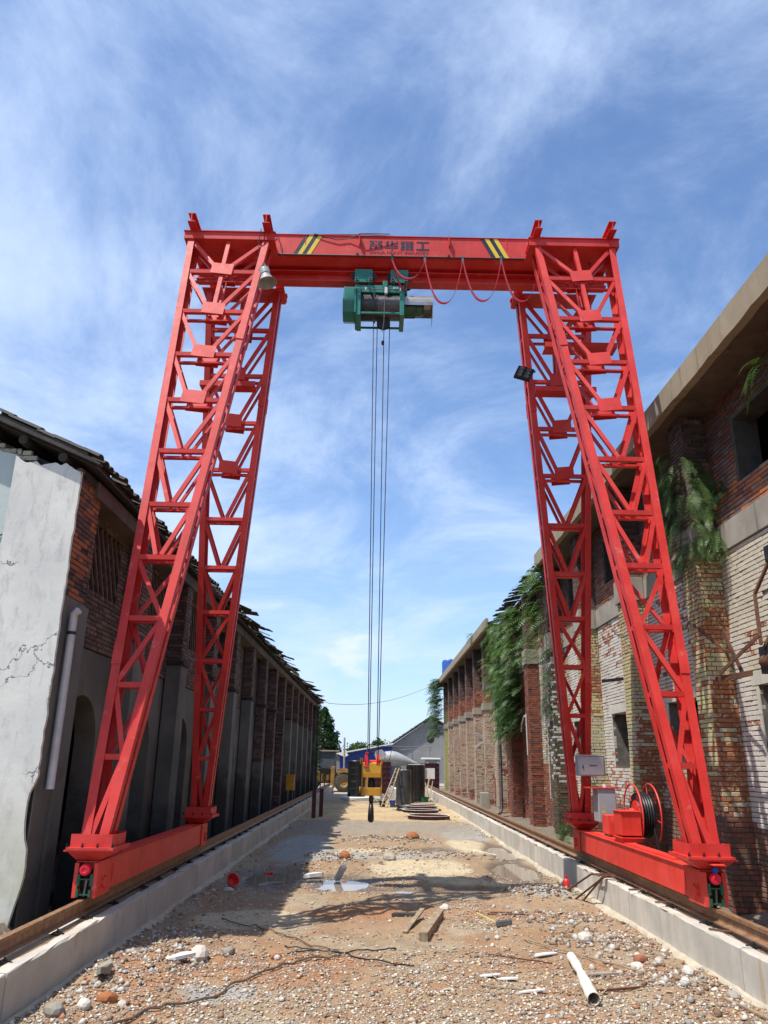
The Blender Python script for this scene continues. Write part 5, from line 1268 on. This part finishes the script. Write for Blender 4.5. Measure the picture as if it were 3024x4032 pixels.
mb = MB(); mb.lathe([(0, 0), (.5, 0), (.52, .05), (.5, .1), (.52, .5), (.5, .55), (.52, 1.0), (.45, 1.15), (0, 1.2)], (4.85, 51.5, 7.24), n=20); mb.build('tank_body', m_bluep, wt, True)
MB().lathe([(0, 0), (.2, 0), (.2, .06), (0, .06)], (4.85, 51.5, 8.43), n=14).build('tank_lid', m_whtp, wt)

# ================================================================ YARD CLUTTER
def pile(name, label, x, y, r, h, m, bands=0, rim=None):
    e = empty(name, (x, y, 0), label, 'pipe'); mb = MB(); n = 30
    mb.lathe([(r, 0), (r, h), (r-.03, h), (r-.03, 0)], (x, y, .02), n=n, cap=False); mb.add([(x+r*math.cos(a*.2)*.99, y+r*math.sin(a*.2)*.99, .03) for a in range(31)], [tuple(range(31))])
    mb.build('pipe_shell', m, e, True)
    for k in range(bands): MB().torus((x, y, h*(.13+.12*k+.05*(k % 3))), (random.uniform(-.03, .03), 0, 1), r+.002, .0045, 30, 5).build('binding_wire', m_rope, e, True)
    if rim: MB().torus((x, y, h+.02), (0, 0, 1), r-.01, .012, 30, 6).build('rim', rim, e, True)
    return e
pile('concrete_pipe', 'tall black wrapped cylinder bound with wires, left of the hook', -.94, 44.1, .48, 1.96, m_blackwrap, 6, m_steel)
pile('concrete_pipe', 'shorter dark grey cylinder standing right of the ladder', 1.41, 38.8, .36, 1.58, m_greysteelpile, 0, m_steel)
pile('concrete_pipe', 'black wrapped cylinder behind the grey one at right', 2.22, 42.6, .44, 1.82, m_blackwrap, 2, m_whtp)
pile('concrete_pipe', 'narrow dark cylinder squeezed between the grey and black ones', 1.82, 41.2, .20, 1.78, m_blackwrap, 0)
bt = empty('concrete_ring', (-.95, 42.9, 0), 'flat whitish ring lying under the tall black cylinder', 'ring'); MB().lathe([(.74, 0), (.76, .03), (.76, .15), (.70, .19), (.50, .19), (.50, 0)], (-.95, 43.6, .0), n=36).build('ring_body', m_whtp, bt, True)
def hoop(label, x, y, z, r, h, m=m_form):
    e = empty('steel_hoop', (x, y, z), label, 'ring'); MB().lathe([(r, 0), (r, h), (r-.012, h), (r-.012, 0), (r, 0)], (x, y, z), n=44, cap=False).build('band', m, e, True)
    mb = MB(); mb.lathe([(r+.035, h), (r+.035, h+.012), (r-.012, h+.012), (r-.012, h)], (x, y, z), n=44, cap=False); mb.build('flange', m_whtp, e, True)
    for k in range(16): a = k*math.pi/8; MB().bar((x+(r+.012)*math.cos(a), y+(r+.012)*math.sin(a), z+.004), (x+(r+.012)*math.cos(a), y+(r+.012)*math.sin(a), z+h-.002), .02, .02).build('stiffener', m, e)
hoop('steel formwork hoop lowest and nearest of the three stacked hoops', 2.0, 29.9, .02, .74, .12)
hoop('middle of the three stacked steel formwork hoops', 1.78, 31.3, .16, .66, .09)
hoop('rearmost of the three stacked steel formwork hoops', 1.92, 33.1, .24, .62, .06)
mb = MB(); rr = random.Random(3)
for k in range(7): mb.torus((1.75+rr.uniform(-.2, .4), 35.2+rr.uniform(-.4, .4), .03+.03*k), (rr.uniform(-.1, .1), rr.uniform(-.1, .1), 1), rr.uniform(.5, .85), .028, 30, 6)
tag(mb.build('hose_coil', m_black, None, True), 'coil of black hose heaped behind the steel hoops', 'hose')
def ladder():
    e = empty('wooden_ladder', (.62, 37.0, 0), 'pale wooden ladder leaning on the dark grey cylinder', 'ladder'); a0, a1 = Vector((.60, 37.0, .02)), Vector((1.18, 38.4, 1.68))
    w_ = Vector((.0, .38, 0)); w_ = Vector((-.20, .10, 0))
    for s_ in (0, 1): MB().bar(a0+w_*s_*1.3, a1+w_*s_*.7, .05, .05).build('rail', m_wood, e)
    for k in range(7):
        t_ = (k+.6)/7.4; p = a0.lerp(a1, t_); q = (a0+w_*1.3).lerp(a1+w_*.7, t_); MB().bar(p, q, .035, .035).build('rung', m_wood, e)
ladder()
# ---- wheel loader
ld = empty('wheel_loader', (-2.2, 54, 0), 'dusty yellow wheel loader half hidden behind the black cylinder', 'wheel loader')
A = lambda mb, n, m_, par=ld, **k: mb.build(n, m_, par, **k)
A(MB().prism([(-3.6, .55), (-3.6, 1.25), (-2.3, 1.3), (-1.9, 1.15), (-1.9, .55)], 'Y', 54.6, 55.8), 'chassis', m_loader, bevel=.03)
A(MB().box(-4.9, -3.3, 54.5, 55.9, .6, 1.3), 'engine_hood', m_loader, bevel=.05)
A(MB().box(-2.88, -2.62, 54.2, 54.5, .25, 1.62), 'front_frame', m_loader, bevel=.02)
mb = MB(); mb.box(-3.6, -3.52, 54.25, 54.4, .2, 1.5); mb.box(-3.0, -2.92, 54.25, 54.4, .2, 1.5); mb.box(-3.51, -3.01, 54.25, 54.4, 1.15, 1.5); mb.bar((-3.3, 54.3, .3), (-3.2, 54.3, 1.1), .06, .06); A(mb, 'access_step', m_dark)
cab = A(MB().box(-3.75, -2.6, 54.55, 55.8, 1.25, 1.45), 'cab', m_dark, bevel=.02)
for x_ in (-3.7, -2.65):
    for y_ in (54.6, 55.75): A(MB().box(x_-.04, x_+.04, y_-.04, y_+.04, 1.45, 2.55), 'cab_post', m_steel, cab)
A(MB().box(-3.66, -2.69, 54.58, 54.60, 1.5, 2.5), 'cab_window', m_glass, cab); A(MB().box(-2.64, -2.62, 54.66, 55.7, 1.5, 2.5), 'cab_window', m_glass, cab)
A(MB().box(-3.9, -2.4, 54.45, 55.95, 2.551, 2.65), 'cab_roof', m_band, cab, bevel=.02)
for x_ in (-2.0, -4.3):
    for y_ in (54.2, 55.9):
        w_ = A(MB().lathe([(.30, -.2), (.50, -.22), (.60, -.16), (.62, 0), (.60, .16), (.50, .22), (.30, .2)], (x_, y_, .62), (0, 1, 0), 30, cap=False), 'wheel', m_tyre, smooth=True)
        MB().lathe([(0, -.10), (.12, -.14), (.15, -.12), (.30, -.16), (.32, -.18), (.32, .1), (0, .1)], (x_, y_, .62), (0, 1, 0), 24).build('rim', m_loader, w_, True)
        mb = MB()
        for k in range(22): a = k*2*math.pi/22; mb.bar((x_+.60*math.cos(a), y_-.2, .62+.60*math.sin(a)), (x_+.60*math.cos(a+.12), y_+.2, .62+.60*math.sin(a+.12)), .05, .05, up=(math.cos(a), 0, math.sin(a)))
        mb.build('tread', m_tyre, w_)
A(MB().prism([(-2.45, .9), (-2.45, 1.45), (-2.0, 1.52), (-1.1, 1.22), (-.6, .9), (-.6, .75), (-1.2, 1.0), (-2.0, 1.2)], 'Y', 54.7, 54.85), 'lift_arm', m_loader, bevel=.01)
A(MB().prism([(-2.45, .9), (-2.45, 1.45), (-2.0, 1.52), (-1.1, 1.22), (-.6, .9), (-.6, .75), (-1.2, 1.0), (-2.0, 1.2)], 'Y', 55.45, 55.6), 'lift_arm', m_loader, bevel=.01)
A(MB().tube([(-2.3, 54.95, 1.0), (-1.2, 54.95, 1.15)], .05, 8), 'ram', m_steel); A(MB().prism([(-.7, .2), (-.5, 1.0), (.1, .3), (-.1, .15)], 'Y', 54.1, 56.0), 'bucket', m_loader, bevel=.02)
A(MB().prism([(-2.35, 1.3), (-2.3, 1.42), (-1.95, 1.45), (-1.35, 1.15), (-1.42, 1.05), (-1.95, 1.3)], 'Y', 53.95, 54.5), 'fender', m_loader)
# ---- concrete mixer truck
mx = empty('concrete_mixer', (2.2, 62, 0), 'grey concrete mixer truck with tilted drum behind the cylinders', 'mixer truck')
ax = Vector((-1, 0, .2)).normalized(); ctr = Vector((3.15, 62, 1.88))
B_ = lambda mb, n, m_, par=mx, **k: mb.build(n, m_, par, **k)
dm = B_(MB().lathe([(0, -.1), (.10, -.1), (.13, .1), (.29, .6), (.45, 1.2), (.53, 1.6), (.52, 1.95), (.42, 2.3), (.38, 2.45), (.33, 2.45), (.33, 2.3)], ctr, ax, 30), 'drum', m_mixer, smooth=True)
B_(MB().torus(ctr+ax*2.02, ax, .51, .03, 34, 6), 'drum_ring', m_steel, dm, smooth=True)
B_(MB().prism([(.15, 2.05), (.75, 2.15), (.85, 2.6), (.55, 2.85), (.1, 2.75), (.0, 2.45)], 'Y', 61.6, 61.75), 'hopper', m_mixer, bevel=.02); B_(MB().prism([(.15, 2.05), (.75, 2.15), (.85, 2.6), (.55, 2.85), (.1, 2.75), (.0, 2.45)], 'Y', 62.25, 62.4), 'hopper', m_mixer, bevel=.02)
B_(MB().lathe([(.36, 0), (.12, .75), (.1, .75), (.34, 0)], (.6, 62, 2.35), (.25, 0, -1), 18, cap=False), 'chute', m_mixer, smooth=True); B_(MB().tube([(.95, 61.7, 2.1), (1.0, 61.7, 1.6), (.95, 61.7, 1.0)], .07, 8), 'chute_pipe', m_steel)
B_(MB().box(.3, 4.6, 61.4, 62.6, .75, .98), 'chassis', m_dark, bevel=.02); B_(MB().box(3.9, 5.0, 61.2, 62.8, .7, 2.15), 'cab', m_mixer, bevel=.08); B_(MB().box(3.6, 5.0, 61.15, 62.85, 2.16, 2.3), 'cab_roof', m_whtp, bevel=.04)
B_(MB().box(4.1, 4.7, 61.17, 61.195, 1.5, 2.0), 'cab_window', m_glass)
for x_ in (.8, 1.9, 4.3):
    for y_ in (61.4, 62.6): w_ = B_(MB().lathe([(.2, -.14), (.42, -.15), (.46, -.08), (.46, .08), (.42, .15), (.2, .14)], (x_, y_, .46), (0, 1, 0), 24, cap=False), 'wheel', m_tyre, smooth=True); MB().lathe([(0, -.06), (.2, -.1), (.22, -.12), (.22, .1), (0, .1)], (x_, y_, .46), (0, 1, 0), 18).build('rim', m_steel, w_, True)
# ---- oxide-red formwork panels
def formp(label, x0, x1, y, z1, nx, nz):
    e = empty('formwork_panel', ((x0+x1)/2, y, 0), label, 'formwork', 'oxide red steel formwork'); MB().box(x0, x1, y, y+.01, .02, z1).build('skin_plate', m_form, e)
    for k in range(nx+1): x_ = x0+(x1-x0)*k/nx; MB().box(x_-.02, x_+.02, y-.06, y-.001, .02, z1).build('rib', m_form, e)
    for k in range(nz+1): z_ = .02+(z1-.04)*k/nz; MB().box(x0+.021, x1-.021, y-.05, y-.001, z_, z_+.03).build('rib', m_form, e)
formp('dark red formwork panels seen through and right of the hook block', -.35, 1.0, 50, 1.95, 5, 6)
formp('dark red formwork panels stacked against the far end of the mill', 3.1, 4.3, 54, 1.9, 4, 6)
wp = empty('white_panel', (2.95, 45, 0), 'dirty white board propped beside the black cylinder', 'board'); MB().box(2.72, 3.35, 45, 45.05, 1.1, 1.66).build('board', m_whtp, wp); MB().box(2.66, 2.78, 44.9, 45.1, 0, 1.9).build('post', m_wood, wp)
for k, (x0, x1, h_) in enumerate(((2.7, 3.05, 1.3), (2.95, 3.2, 1.0), (3.0, 2.8, .9))):
    tag(MB().bar((x0, 43.4+k*.2, .02), (x1, 44.6+k*.1, h_), .07, .03).build('timber_plank', m_wood), ['longest plank leaning on the white board', 'middle plank leaning beside the white board', 'shortest plank crossing the others at the white board'][k], 'plank', 'planks leaning near the kerb end')
def bucket(label, x, y, r, h, m, z=0): 
    e = empty('bucket', (x, y, z), label, 'bucket'); MB().lathe([(r*.8, 0), (r, h), (r*1.05, h), (r*1.05, h-.02), (r*.97, h-.01), (r*.78, .01), (0, .01)], (x, y, z), n=20).build('bucket_body', m, e, True); MB().torus((x, y, z+h), (0, 1, .2), r, .006, 20, 5, (0, math.pi)).build('handle', m_steel, e, True)
bucket('blue bucket at the foot of the wooden ladder', .86, 37.4, .14, .30, m_bluep); bucket('green bucket right of the black cylinder', 2.62, 42.2, .22, .28, m_greenp); bucket('dark bucket left of the ladder foot', .40, 37.6, .15, .26, m_dark)
tag(MB().lathe([(.30, -.3), (.32, -.28), (.32, .28), (.30, .3), (.27, .3), (.27, -.3)], (1.0, 41.5, .42), (.3, 1, 0), 24).build('plastic_drum', m_whtp, None, True), 'white open drum lying on its side behind the ladder', 'drum')
mb = MB(); rr = random.Random(8)
for k in range(26): x_, y_, z_ = .2+rr.uniform(-.35, .5), 40+rr.uniform(-.5, .8), rr.uniform(.05, .45); mb.lathe([(0, -.04), (.07, -.03), (.08, 0), (.07, .03), (0, .05)], (x_, y_, z_), (rr.uniform(-1, 1), rr.uniform(-1, 1), 1), 8)
tag(mb.build('rag_heap', m_blanket, None, True), kind='stuff')
# yellow box on the left kerb line, and two steel posts
yb = empty('yellow_box', (-3.2, 33, 0), 'orange-yellow electrical box on a thin stand by the shaded piers', 'electrical box')
MB().box(-3.42, -3.10, 31.8, 32.0, .85, 1.40).build('box_body', m_yelbox, yb, bevel=.01); MB().box(-3.46, -3.06, 31.76, 32.04, 1.401, 1.43).build('box_lid', m_yelbox, yb); MB().tube([(-3.36, 31.9, .3), (-3.36, 31.9, .85)], .02, 6).build('post', m_steel, yb); MB().tube([(-3.16, 31.9, .3), (-3.16, 31.9, .85)], .02, 6).build('post', m_steel, yb)
for k, (x_, y_) in enumerate(((-2.14, 29.6), (-1.93, 30.4))):
    mb = MB(); mb.box(x_-.07, x_+.07, y_-.05, y_-.042, 0, 1.02-.04*k); mb.box(x_-.07, x_+.07, y_+.042, y_+.05, 0, 1.02-.04*k); mb.box(x_-.004, x_+.004, y_-.042, y_+.042, 0, 1.02-.04*k)
    tag(mb.build('steel_post', m_form), ['dark red steel stub post nearer the left kerb', 'dark red steel stub post on the side away from the left kerb'][k], 'post', 'two stub posts')
# ---- rebar trestle leaning on the right kerb
st = empty('rebar_trestle', (3.1, 12.7, 0), 'bent rusty rebar frame leaning on the right kerb', 'rebar frame')
for a, b, c_ in (((2.93, 13.2, .03), (3.22, 12.4, .43), (3.30, 12.2, .44)), ((3.02, 12.75, .02), (3.28, 12.05, .42), (3.36, 11.95, .47)), ((3.10, 12.6, .02), (3.28, 12.05, .42), (3.24, 12.4, .44))):
    MB().tube([a, b, c_], .014, 6).build('bar', m_rust, st, True)
MB().bar((3.27, 12.05, .445), (3.46, 11.98, .455), .09, .03).build('shim_plate', m_rust, st); MB().bar((3.25, 12.3, .44), (3.45, 12.25, .44), .05, .03).build('shim_plate', m_rust, st)
tag(MB().tube([(3.30, 10.9, .44), (3.45, 10.75, .46), (3.47, 10.7, .44)], .011, 6).build('rebar_rod', m_rust, None, True), 'hooked rebar rod lying on the right kerb top', 'rebar')
tag(MB().tube([(3.36, 10.1, .42), (3.5, 10.02, .43)], .010, 6).build('rebar_rod', m_rust, None, True), 'short straight rebar rod on the right kerb near the rail clips', 'rebar')
tag(MB().tube([(3.36, 8.55, .42), (3.5, 8.35, .43)], .010, 6).build('rebar_rod', m_rust, None, True), 'rebar rod on the right kerb below the front shoe', 'rebar')
rb = empty('red_bottle', (3.12, 13.6, 0), 'small red bottle standing against the right kerb', 'bottle'); z_ = H1(3.12, 13.6); MB().lathe([(0, 0), (.05, 0), (.055, .02), (.055, .12), (.035, .15), (.02, .16), (.02, .18)], (3.12, 13.6, z_), n=14).build('bottle_body', m_redp, rb, True); MB().lathe([(.024, .18), (.024, .205), (0, .205)], (3.12, 13.6, z_), n=10).build('cap', m_redlamp, rb, True)
# ---- rusted iron bracket on the mill wall
ir = empty('iron_bracket', (4.6, 9.2, 3.4), 'twisted rusty iron bars hanging off the mill wall beside the nearest pier', 'iron bracket')
def ib(a, b, w_=.045, t_=.012, m_=m_rust, up=(1, 0, 0)): MB().bar(a, b, w_, t_, up=up).build('iron_bar', m_, ir, bevel=.002)
ib((4.72, 8.95, 4.36), (4.63, 9.27, 3.98), .035, .035); ib((4.63, 9.27, 3.98), (4.55, 9.12, 3.34), .035, .035); ib((4.93, 8.86, 4.34), (4.80, 8.92, 3.3), .03, .03)
ib((4.55, 11.28, 3.90), (4.52, 11.10, 3.94), .04, .01); ib((4.52, 11.10, 3.94), (4.50, 10.75, 3.80), .045, .012); ib((4.50, 10.75, 3.80), (4.50, 9.95, 3.36), .05, .014); ib((4.50, 9.95, 3.36), (4.56, 9.93, 3.14), .05, .014)
ib((4.50, 9.98, 3.64), (4.45, 9.45, 3.02), .075, .014); ib((4.38, 9.95, 3.08), (4.42, 8.85, 3.42), .05, .014); ib((4.40, 10.12, 3.03), (4.45, 9.22, 3.02), .065, .014); ib((4.62, 9.2, 3.3), (4.70, 8.80, 3.72), .05, .03)
MB().box(4.62, 4.82, 9.05, 9.35, 3.02, 3.34).build('winch_frame', m_dark, ir, bevel=.01); MB().lathe([(.0, -.1), (.08, -.1), (.08, .1), (0, .1)], (4.66, 9.2, 3.16), (0, 1, 0), 14).build('winch_drum', m_rust, ir, True); MB().box(4.66, 4.97, 8.83, 8.98, 4.30, 4.50).build('wall_plate', m_dark, ir, bevel=.01)
for k, (a, b, lab) in enumerate((((4.55, 15.75, 3.56), (4.95, 14.35, 3.52), 'black iron bar fixed level across the white brick bay'), ((4.80, 15.5, 4.46), (4.96, 15.1, 4.40), 'small iron spike in the white brick above the level bar'))):
    tag(MB().bar(a, b, .03, .06 if k == 0 else .012).build('wall_iron', m_dark), lab, 'iron bar')
dbr = empty('awning_wreck', (4.5, 33, 3), 'broken metal awning sticking out above the blocked doorway of the mill', 'awning')
rr = random.Random(4)
for k in range(7): a = Vector((4.75, 34.5+rr.uniform(-.5, .7), 2.95+rr.uniform(-.1, .35))); MB().bar(a, a+Vector((rr.uniform(-.75, -.3), rr.uniform(-.9, .5), rr.uniform(-.35, .45))), rr.uniform(.08, .25), .015).build('bent_sheet', m_galv, dbr)
blk = MB().box(4.25, 4.6, 32.5, 33.0, .15, .85).build('concrete_block', m_band, None, bevel=.02); tag(blk, 'square concrete block standing on edge at the foot of the mill', 'block')

# ================================================================ DEBRIS ON THE YARD FLOOR
def onf(x, y, dz=0): return (x, y, H1(x, y)+dz)
def plank(label, x0, y0, x1, y1, w_, t_, m=m_wood, cat='plank', name='timber_plank', z0=.0, z1=.0, group=None):
    a, b = Vector(onf(x0, y0, t_/2+z0)), Vector(onf(x1, y1, t_/2+z1)); return tag(MB().bar(a, b, w_, t_).build(name, m, None, bevel=.003), label, cat, group)
plank('thick squared timber lying in the middle of the yard under the hook', .60, 9.95, .88, 11.05, .10, .10, m_wood)
plank('thin split plank resting on the thick timber in mid yard', .66, 11.1, .40, 10.3, .06, .02, m_wood, z0=.10, z1=.01)
plank('short broken brown board beside the mid yard timber', .28, 11.35, .62, 11.22, .10, .05, m_woodd)
plank('pale upright timber offcut standing in the left puddle', -.62, 14.9, -.5, 14.75, .10, .07, m_whtp, z0=.0, z1=.24)
plank('long thin stick on the dark soil near the right kerb', 1.75, 9.9, 2.75, 8.15, .018, .014, m_wood, 'stick', 'wooden_stick')
plank('bamboo stick angling toward the lower right corner', 3.06, 7.6, 3.25, 6.55, .022, .02, m_wood, 'stick', 'wooden_stick')
plank('short twig crossing the white plastic scraps', 1.13, 8.6, 1.22, 7.9, .012, .012, m_wood, 'stick', 'wooden_stick')
plank('bent thin stick left of the fallen white pipe', 1.0, 8.0, 1.5, 7.75, .016, .012, m_wood, 'stick', 'wooden_stick')
plank('dark rusty rod lying right of the fallen white pipe', 1.95, 7.75, 2.5, 7.9, .02, .02, m_rust, 'rod', 'steel_rod')
plank('thin rusty rod pointing at the white shard', 1.20, 9.15, 1.85, 8.88, .012, .012, m_rust, 'rod', 'steel_rod')
plank('pair of thin dark rods lying level at right of the mid yard', 1.55, 11.45, 2.15, 11.35, .014, .014, m_rust, 'rod', 'steel_rod')
plank('white straight strip by the far right kerb', 2.35, 19.6, 2.95, 19.4, .06, .03, m_whtp, 'strip', 'plastic_strip')
plank('dark thin rod above the pair of level rods', 1.6, 11.6, 2.1, 11.55, .012, .012, m_dark, 'rod', 'steel_rod')
# fallen white pipe, slightly crushed
a, b = Vector(onf(2.06, 8.95, .05)), Vector(onf(1.86, 7.30, .05)); N = 14; pts = []; rs = []
for k in range(N+1): t_ = k/N; p = a.lerp(b, t_); p.x += .008*math.sin(t_*5); pts.append(p); rs.append(.044+.010*t_-.014*math.exp(-((t_-.42)/.08)**2)+.004*math.sin(k*2.1))
mb = MB(); mb.tube(pts, rs, 14, cap=False); mb.tube([p+Vector((0, 0, 0)) for p in pts], [q-.005 for q in rs], 14, cap=False)
tag(mb.build('plastic_pipe', simple('sun_bleached_pipe', (.66, .60, .46), .6, 0, .2, 9, .2, (.72, .70, .64)), None, True), 'crushed cream plastic pipe lying in the right foreground', 'pipe')
def shard(label, x, y, L, W, rot, m=m_whtp, name='plastic_shard', t_=.012, cat='shard'):
    rr = random.Random(int(x*100+y*7)); n = 9; mb = MB(); poly = [(L*math.cos(k*2*math.pi/n)*rr.uniform(.7, 1.1), W*math.sin(k*2*math.pi/n)*rr.uniform(.6, 1.15)) for k in range(n)]
    vs = []; z = H1(x, y)+.012
    for dz in (0, t_):
        for u, v in poly: vs.append((x+u*math.cos(rot)-v*math.sin(rot), y+u*math.sin(rot)+v*math.cos(rot), z+dz+.25*abs(v)+.1*u))
    mb.add(vs, [tuple(range(n))[::-1], tuple(range(n, 2*n))]+[(i, (i+1) % n, n+(i+1) % n, n+i) for i in range(n)])
    return tag(mb.build(name, m), label, cat)
shard('curved white shard above the end of the fallen pipe', 1.84, 9.22, .15, .04, .1)
shard('white torn plastic strip crossed by a twig, left of the fallen pipe', 1.14, 8.35, .12, .03, -.1); shard('second white scrap beside the crossed twig', 1.30, 8.22, .11, .03, -.3)
shard('long white scrap lower left of the fallen pipe', 1.42, 7.72, .14, .02, .05); shard('grey-white slate chip near the foreground rods', 2.2, 8.35, .16, .05, -.2, m_band)
shard('broken white tile resting on rubble beneath the left kerb', -1.86, 8.55, .16, .08, .5, m_whtp, 'broken_tile', .03, 'tile'); shard('grey broken slab at the foot of the left kerb', -2.35, 7.75, .07, .2, .1, m_band, 'broken_slab', .05, 'slab')
def stone(label, x, y, s, m, sq=(1, .8, .7), seed=0, name='loose_stone'):
    import bmesh
    rr = random.Random(seed+int(x*50)); bm = bmesh.new(); bmesh.ops.create_icosphere(bm, subdivisions=2, radius=1)
    for v in bm.verts: k = 1+.34*(vnoise(v.co.x*1.7+seed, v.co.y*1.7+v.co.z*1.3, 1.)-.5)+rr.uniform(-.04, .04); v.co *= k; v.co.z = max(v.co.z, -.55)
    me = bpy.data.meshes.new(name); bm.to_mesh(me); bm.free(); me.materials.append(m); o = bpy.data.objects.new(name, me); COL.objects.link(o)
    o.scale = (s*sq[0], s*sq[1], s*sq[2]); o.location = (x, y, H1(x, y)+s*sq[2]*.42); o.rotation_euler = (0, 0, rr.uniform(0, 6)); return tag(o, label, 'stone')
m_st = conc('pale_stone', (.45, .40, .34), (.56, .52, .46), (.30, .20, .12), .4, 6.); m_br = simple('broken_brick', (.34, .12, .06), .9, 0, .4, 9, .5)
S = [('pinkish fist-sized stone right of the leg shadow in mid yard', 1.0, 11.75, .085, m_st), ('bigger white lump near the thin stick by the right kerb', 2.42, 9.75, .10, m_st), ('cream stone against the right kerb, nearer the corner', 3.06, 8.38, .075, m_st),
     ('speckled concrete lump touching the right kerb', 3.2, 7.75, .07, m_band), ('tan pebble stone below the cream one', 2.86, 7.95, .05, m_st), ('rounded dark boulder in the lower left corner by the kerb', -2.42, 6.85, .09, m_band),
     ('orange clay lump at the foot of the left kerb', -2.12, 7.15, .08, m_clay), ('round cream stone near the orange lump', -1.98, 7.1, .045, m_st), ('tall knobbly stone at the lower left', -2.25, 7.0, .06, m_st), ('broken red brick piece left of the looping wires', -.98, 9.05, .055, m_br),
     ('pale grey stone beside the broken red brick piece', -.96, 8.95, .04, m_st), ('broken brick half buried near the right kerb sticks', 2.78, 8.95, .07, m_br), ('jagged tan stone by the half buried brick', 2.66, 8.7, .07, m_st), ('flat whitish stone between brick and right kerb', 2.9, 8.75, .06, m_st),
     ('grey pebble pair member, left one, in the right mid yard', 1.33, 9.95, .04, m_band), ('white pebble pair member, right one, in the right mid yard', 1.45, 9.95, .045, m_st), ('large pale rubble lump under the sunlit kerb end at left', -1.75, 8.9, .12, m_st), ('angular grey rubble on the left bank', -1.5, 9.2, .07, m_band),
     ('white stone beside the red basin', -2.22, 13.2, .07, m_st), ('muddy boulder on the churned heap in mid yard', -.55, 16.9, .13, m_clay), ('grey slab chunk on the churned heap', .35, 17.4, .16, m_band), ('large brown mud lump behind the churned heap', 1.0, 21.3, .2, m_clay)]
for i, (lab, x_, y_, s_, m_) in enumerate(S): stone(lab, x_, y_, s_, m_, (1.1, .8, .75 if i % 3 else .6), i)
# red basin, red cloth, cement sack scraps in the shade at left
bs_ = empty('red_basin', (-2.28, 13.8, 0), 'red plastic basin tipped on the wet ground by the left kerb', 'basin'); MB().lathe([(0, 0), (.06, 0), (.10, .09), (.108, .09), (.108, .10), (.095, .098), (.056, .01), (0, .01)], onf(-2.30, 13.8, .06), (.55, -.65, .5), 24).build('basin_body', m_redp, bs_, True)
shard('white crumpled sack lying in the left puddle', -1.05, 15.1, .18, .09, .2, m_whtp, 'cement_sack', .06, 'sack'); shard('red scrap of cloth by the left kerb in shade', -1.9, 15.6, .10, .06, .4, m_redp, 'red_rag', .03, 'rag'); shard('grey crumpled sheet on the shaded bank', -1.75, 14.4, .26, .07, .5, m_blanket, 'crumpled_sheet', .03, 'sheet')
# hammer-like mallet in the right mid yard
m_straw = simple('pale_yellow_handle', (.55, .45, .16), .6)
hm = empty('sledge_hammer', (1.5, 10.9, 0), 'sledge hammer with yellow handle lying on the gravel', 'hammer'); MB().bar(onf(1.40, 11.35, .03), onf(1.62, 10.80, .03), .025, .02).build('handle', m_straw, hm); MB().bar(onf(1.56, 10.78, .04), onf(1.76, 10.76, .04), .06, .06).build('head', m_steel, hm, bevel=.006)
# wires on the floor
def wire(label, pts, r=.008, m=m_black, seed=0):
    rr = random.Random(seed); P = []
    for (x0, y0), (x1, y1) in zip(pts, pts[1:]):
        for k in range(8): t_ = k/8; x_ = x0+(x1-x0)*t_+rr.uniform(-.012, .012); y_ = y0+(y1-y0)*t_+rr.uniform(-.012, .012); P.append(onf(x_, y_, r*1.1+.004+.012*abs(math.sin(t_*3.1+x0*3))))
    return tag(MB().tube(P, r, 6).build('ground_cable', m, None, True), label, 'cable')
m_mudw = simple('muddy_cable', (.14, .09, .06), .8)
wire('brown muddy cable snaking from the lower left corner to mid yard', [(-1.98, 6.4), (-1.72, 7.0), (-1.35, 7.45), (-1.2, 7.9), (-.95, 8.35), (-.75, 8.75), (-.25, 9.0)], .010, m_mudw, 1)
wire('thin dark cable loop left of mid yard', [(-.95, 9.45), (-.4, 9.2), (.02, 9.3), (.3, 9.35)], .007, m_black, 2); wire('second thin cable below the dark loop', [(-.9, 9.15), (-.45, 9.3), (-.2, 8.95), (.25, 8.75), (.45, 8.7)], .007, m_black, 3)
wire('thin cable running from the left kerb shadow to the cable loops', [(-1.9, 11.0), (-1.4, 10.4), (-1.0, 9.9), (-.62, 9.5), (-.3, 9.4)], .007, m_mudw, 4)
# white scrap pipe and rubble heap at the lower left outside the kerb
shard('pale broken board standing in the rubble outside the left kerb', -3.88, 8.35, .04, .12, .2, m_whtp, 'broken_board', .03, 'board')
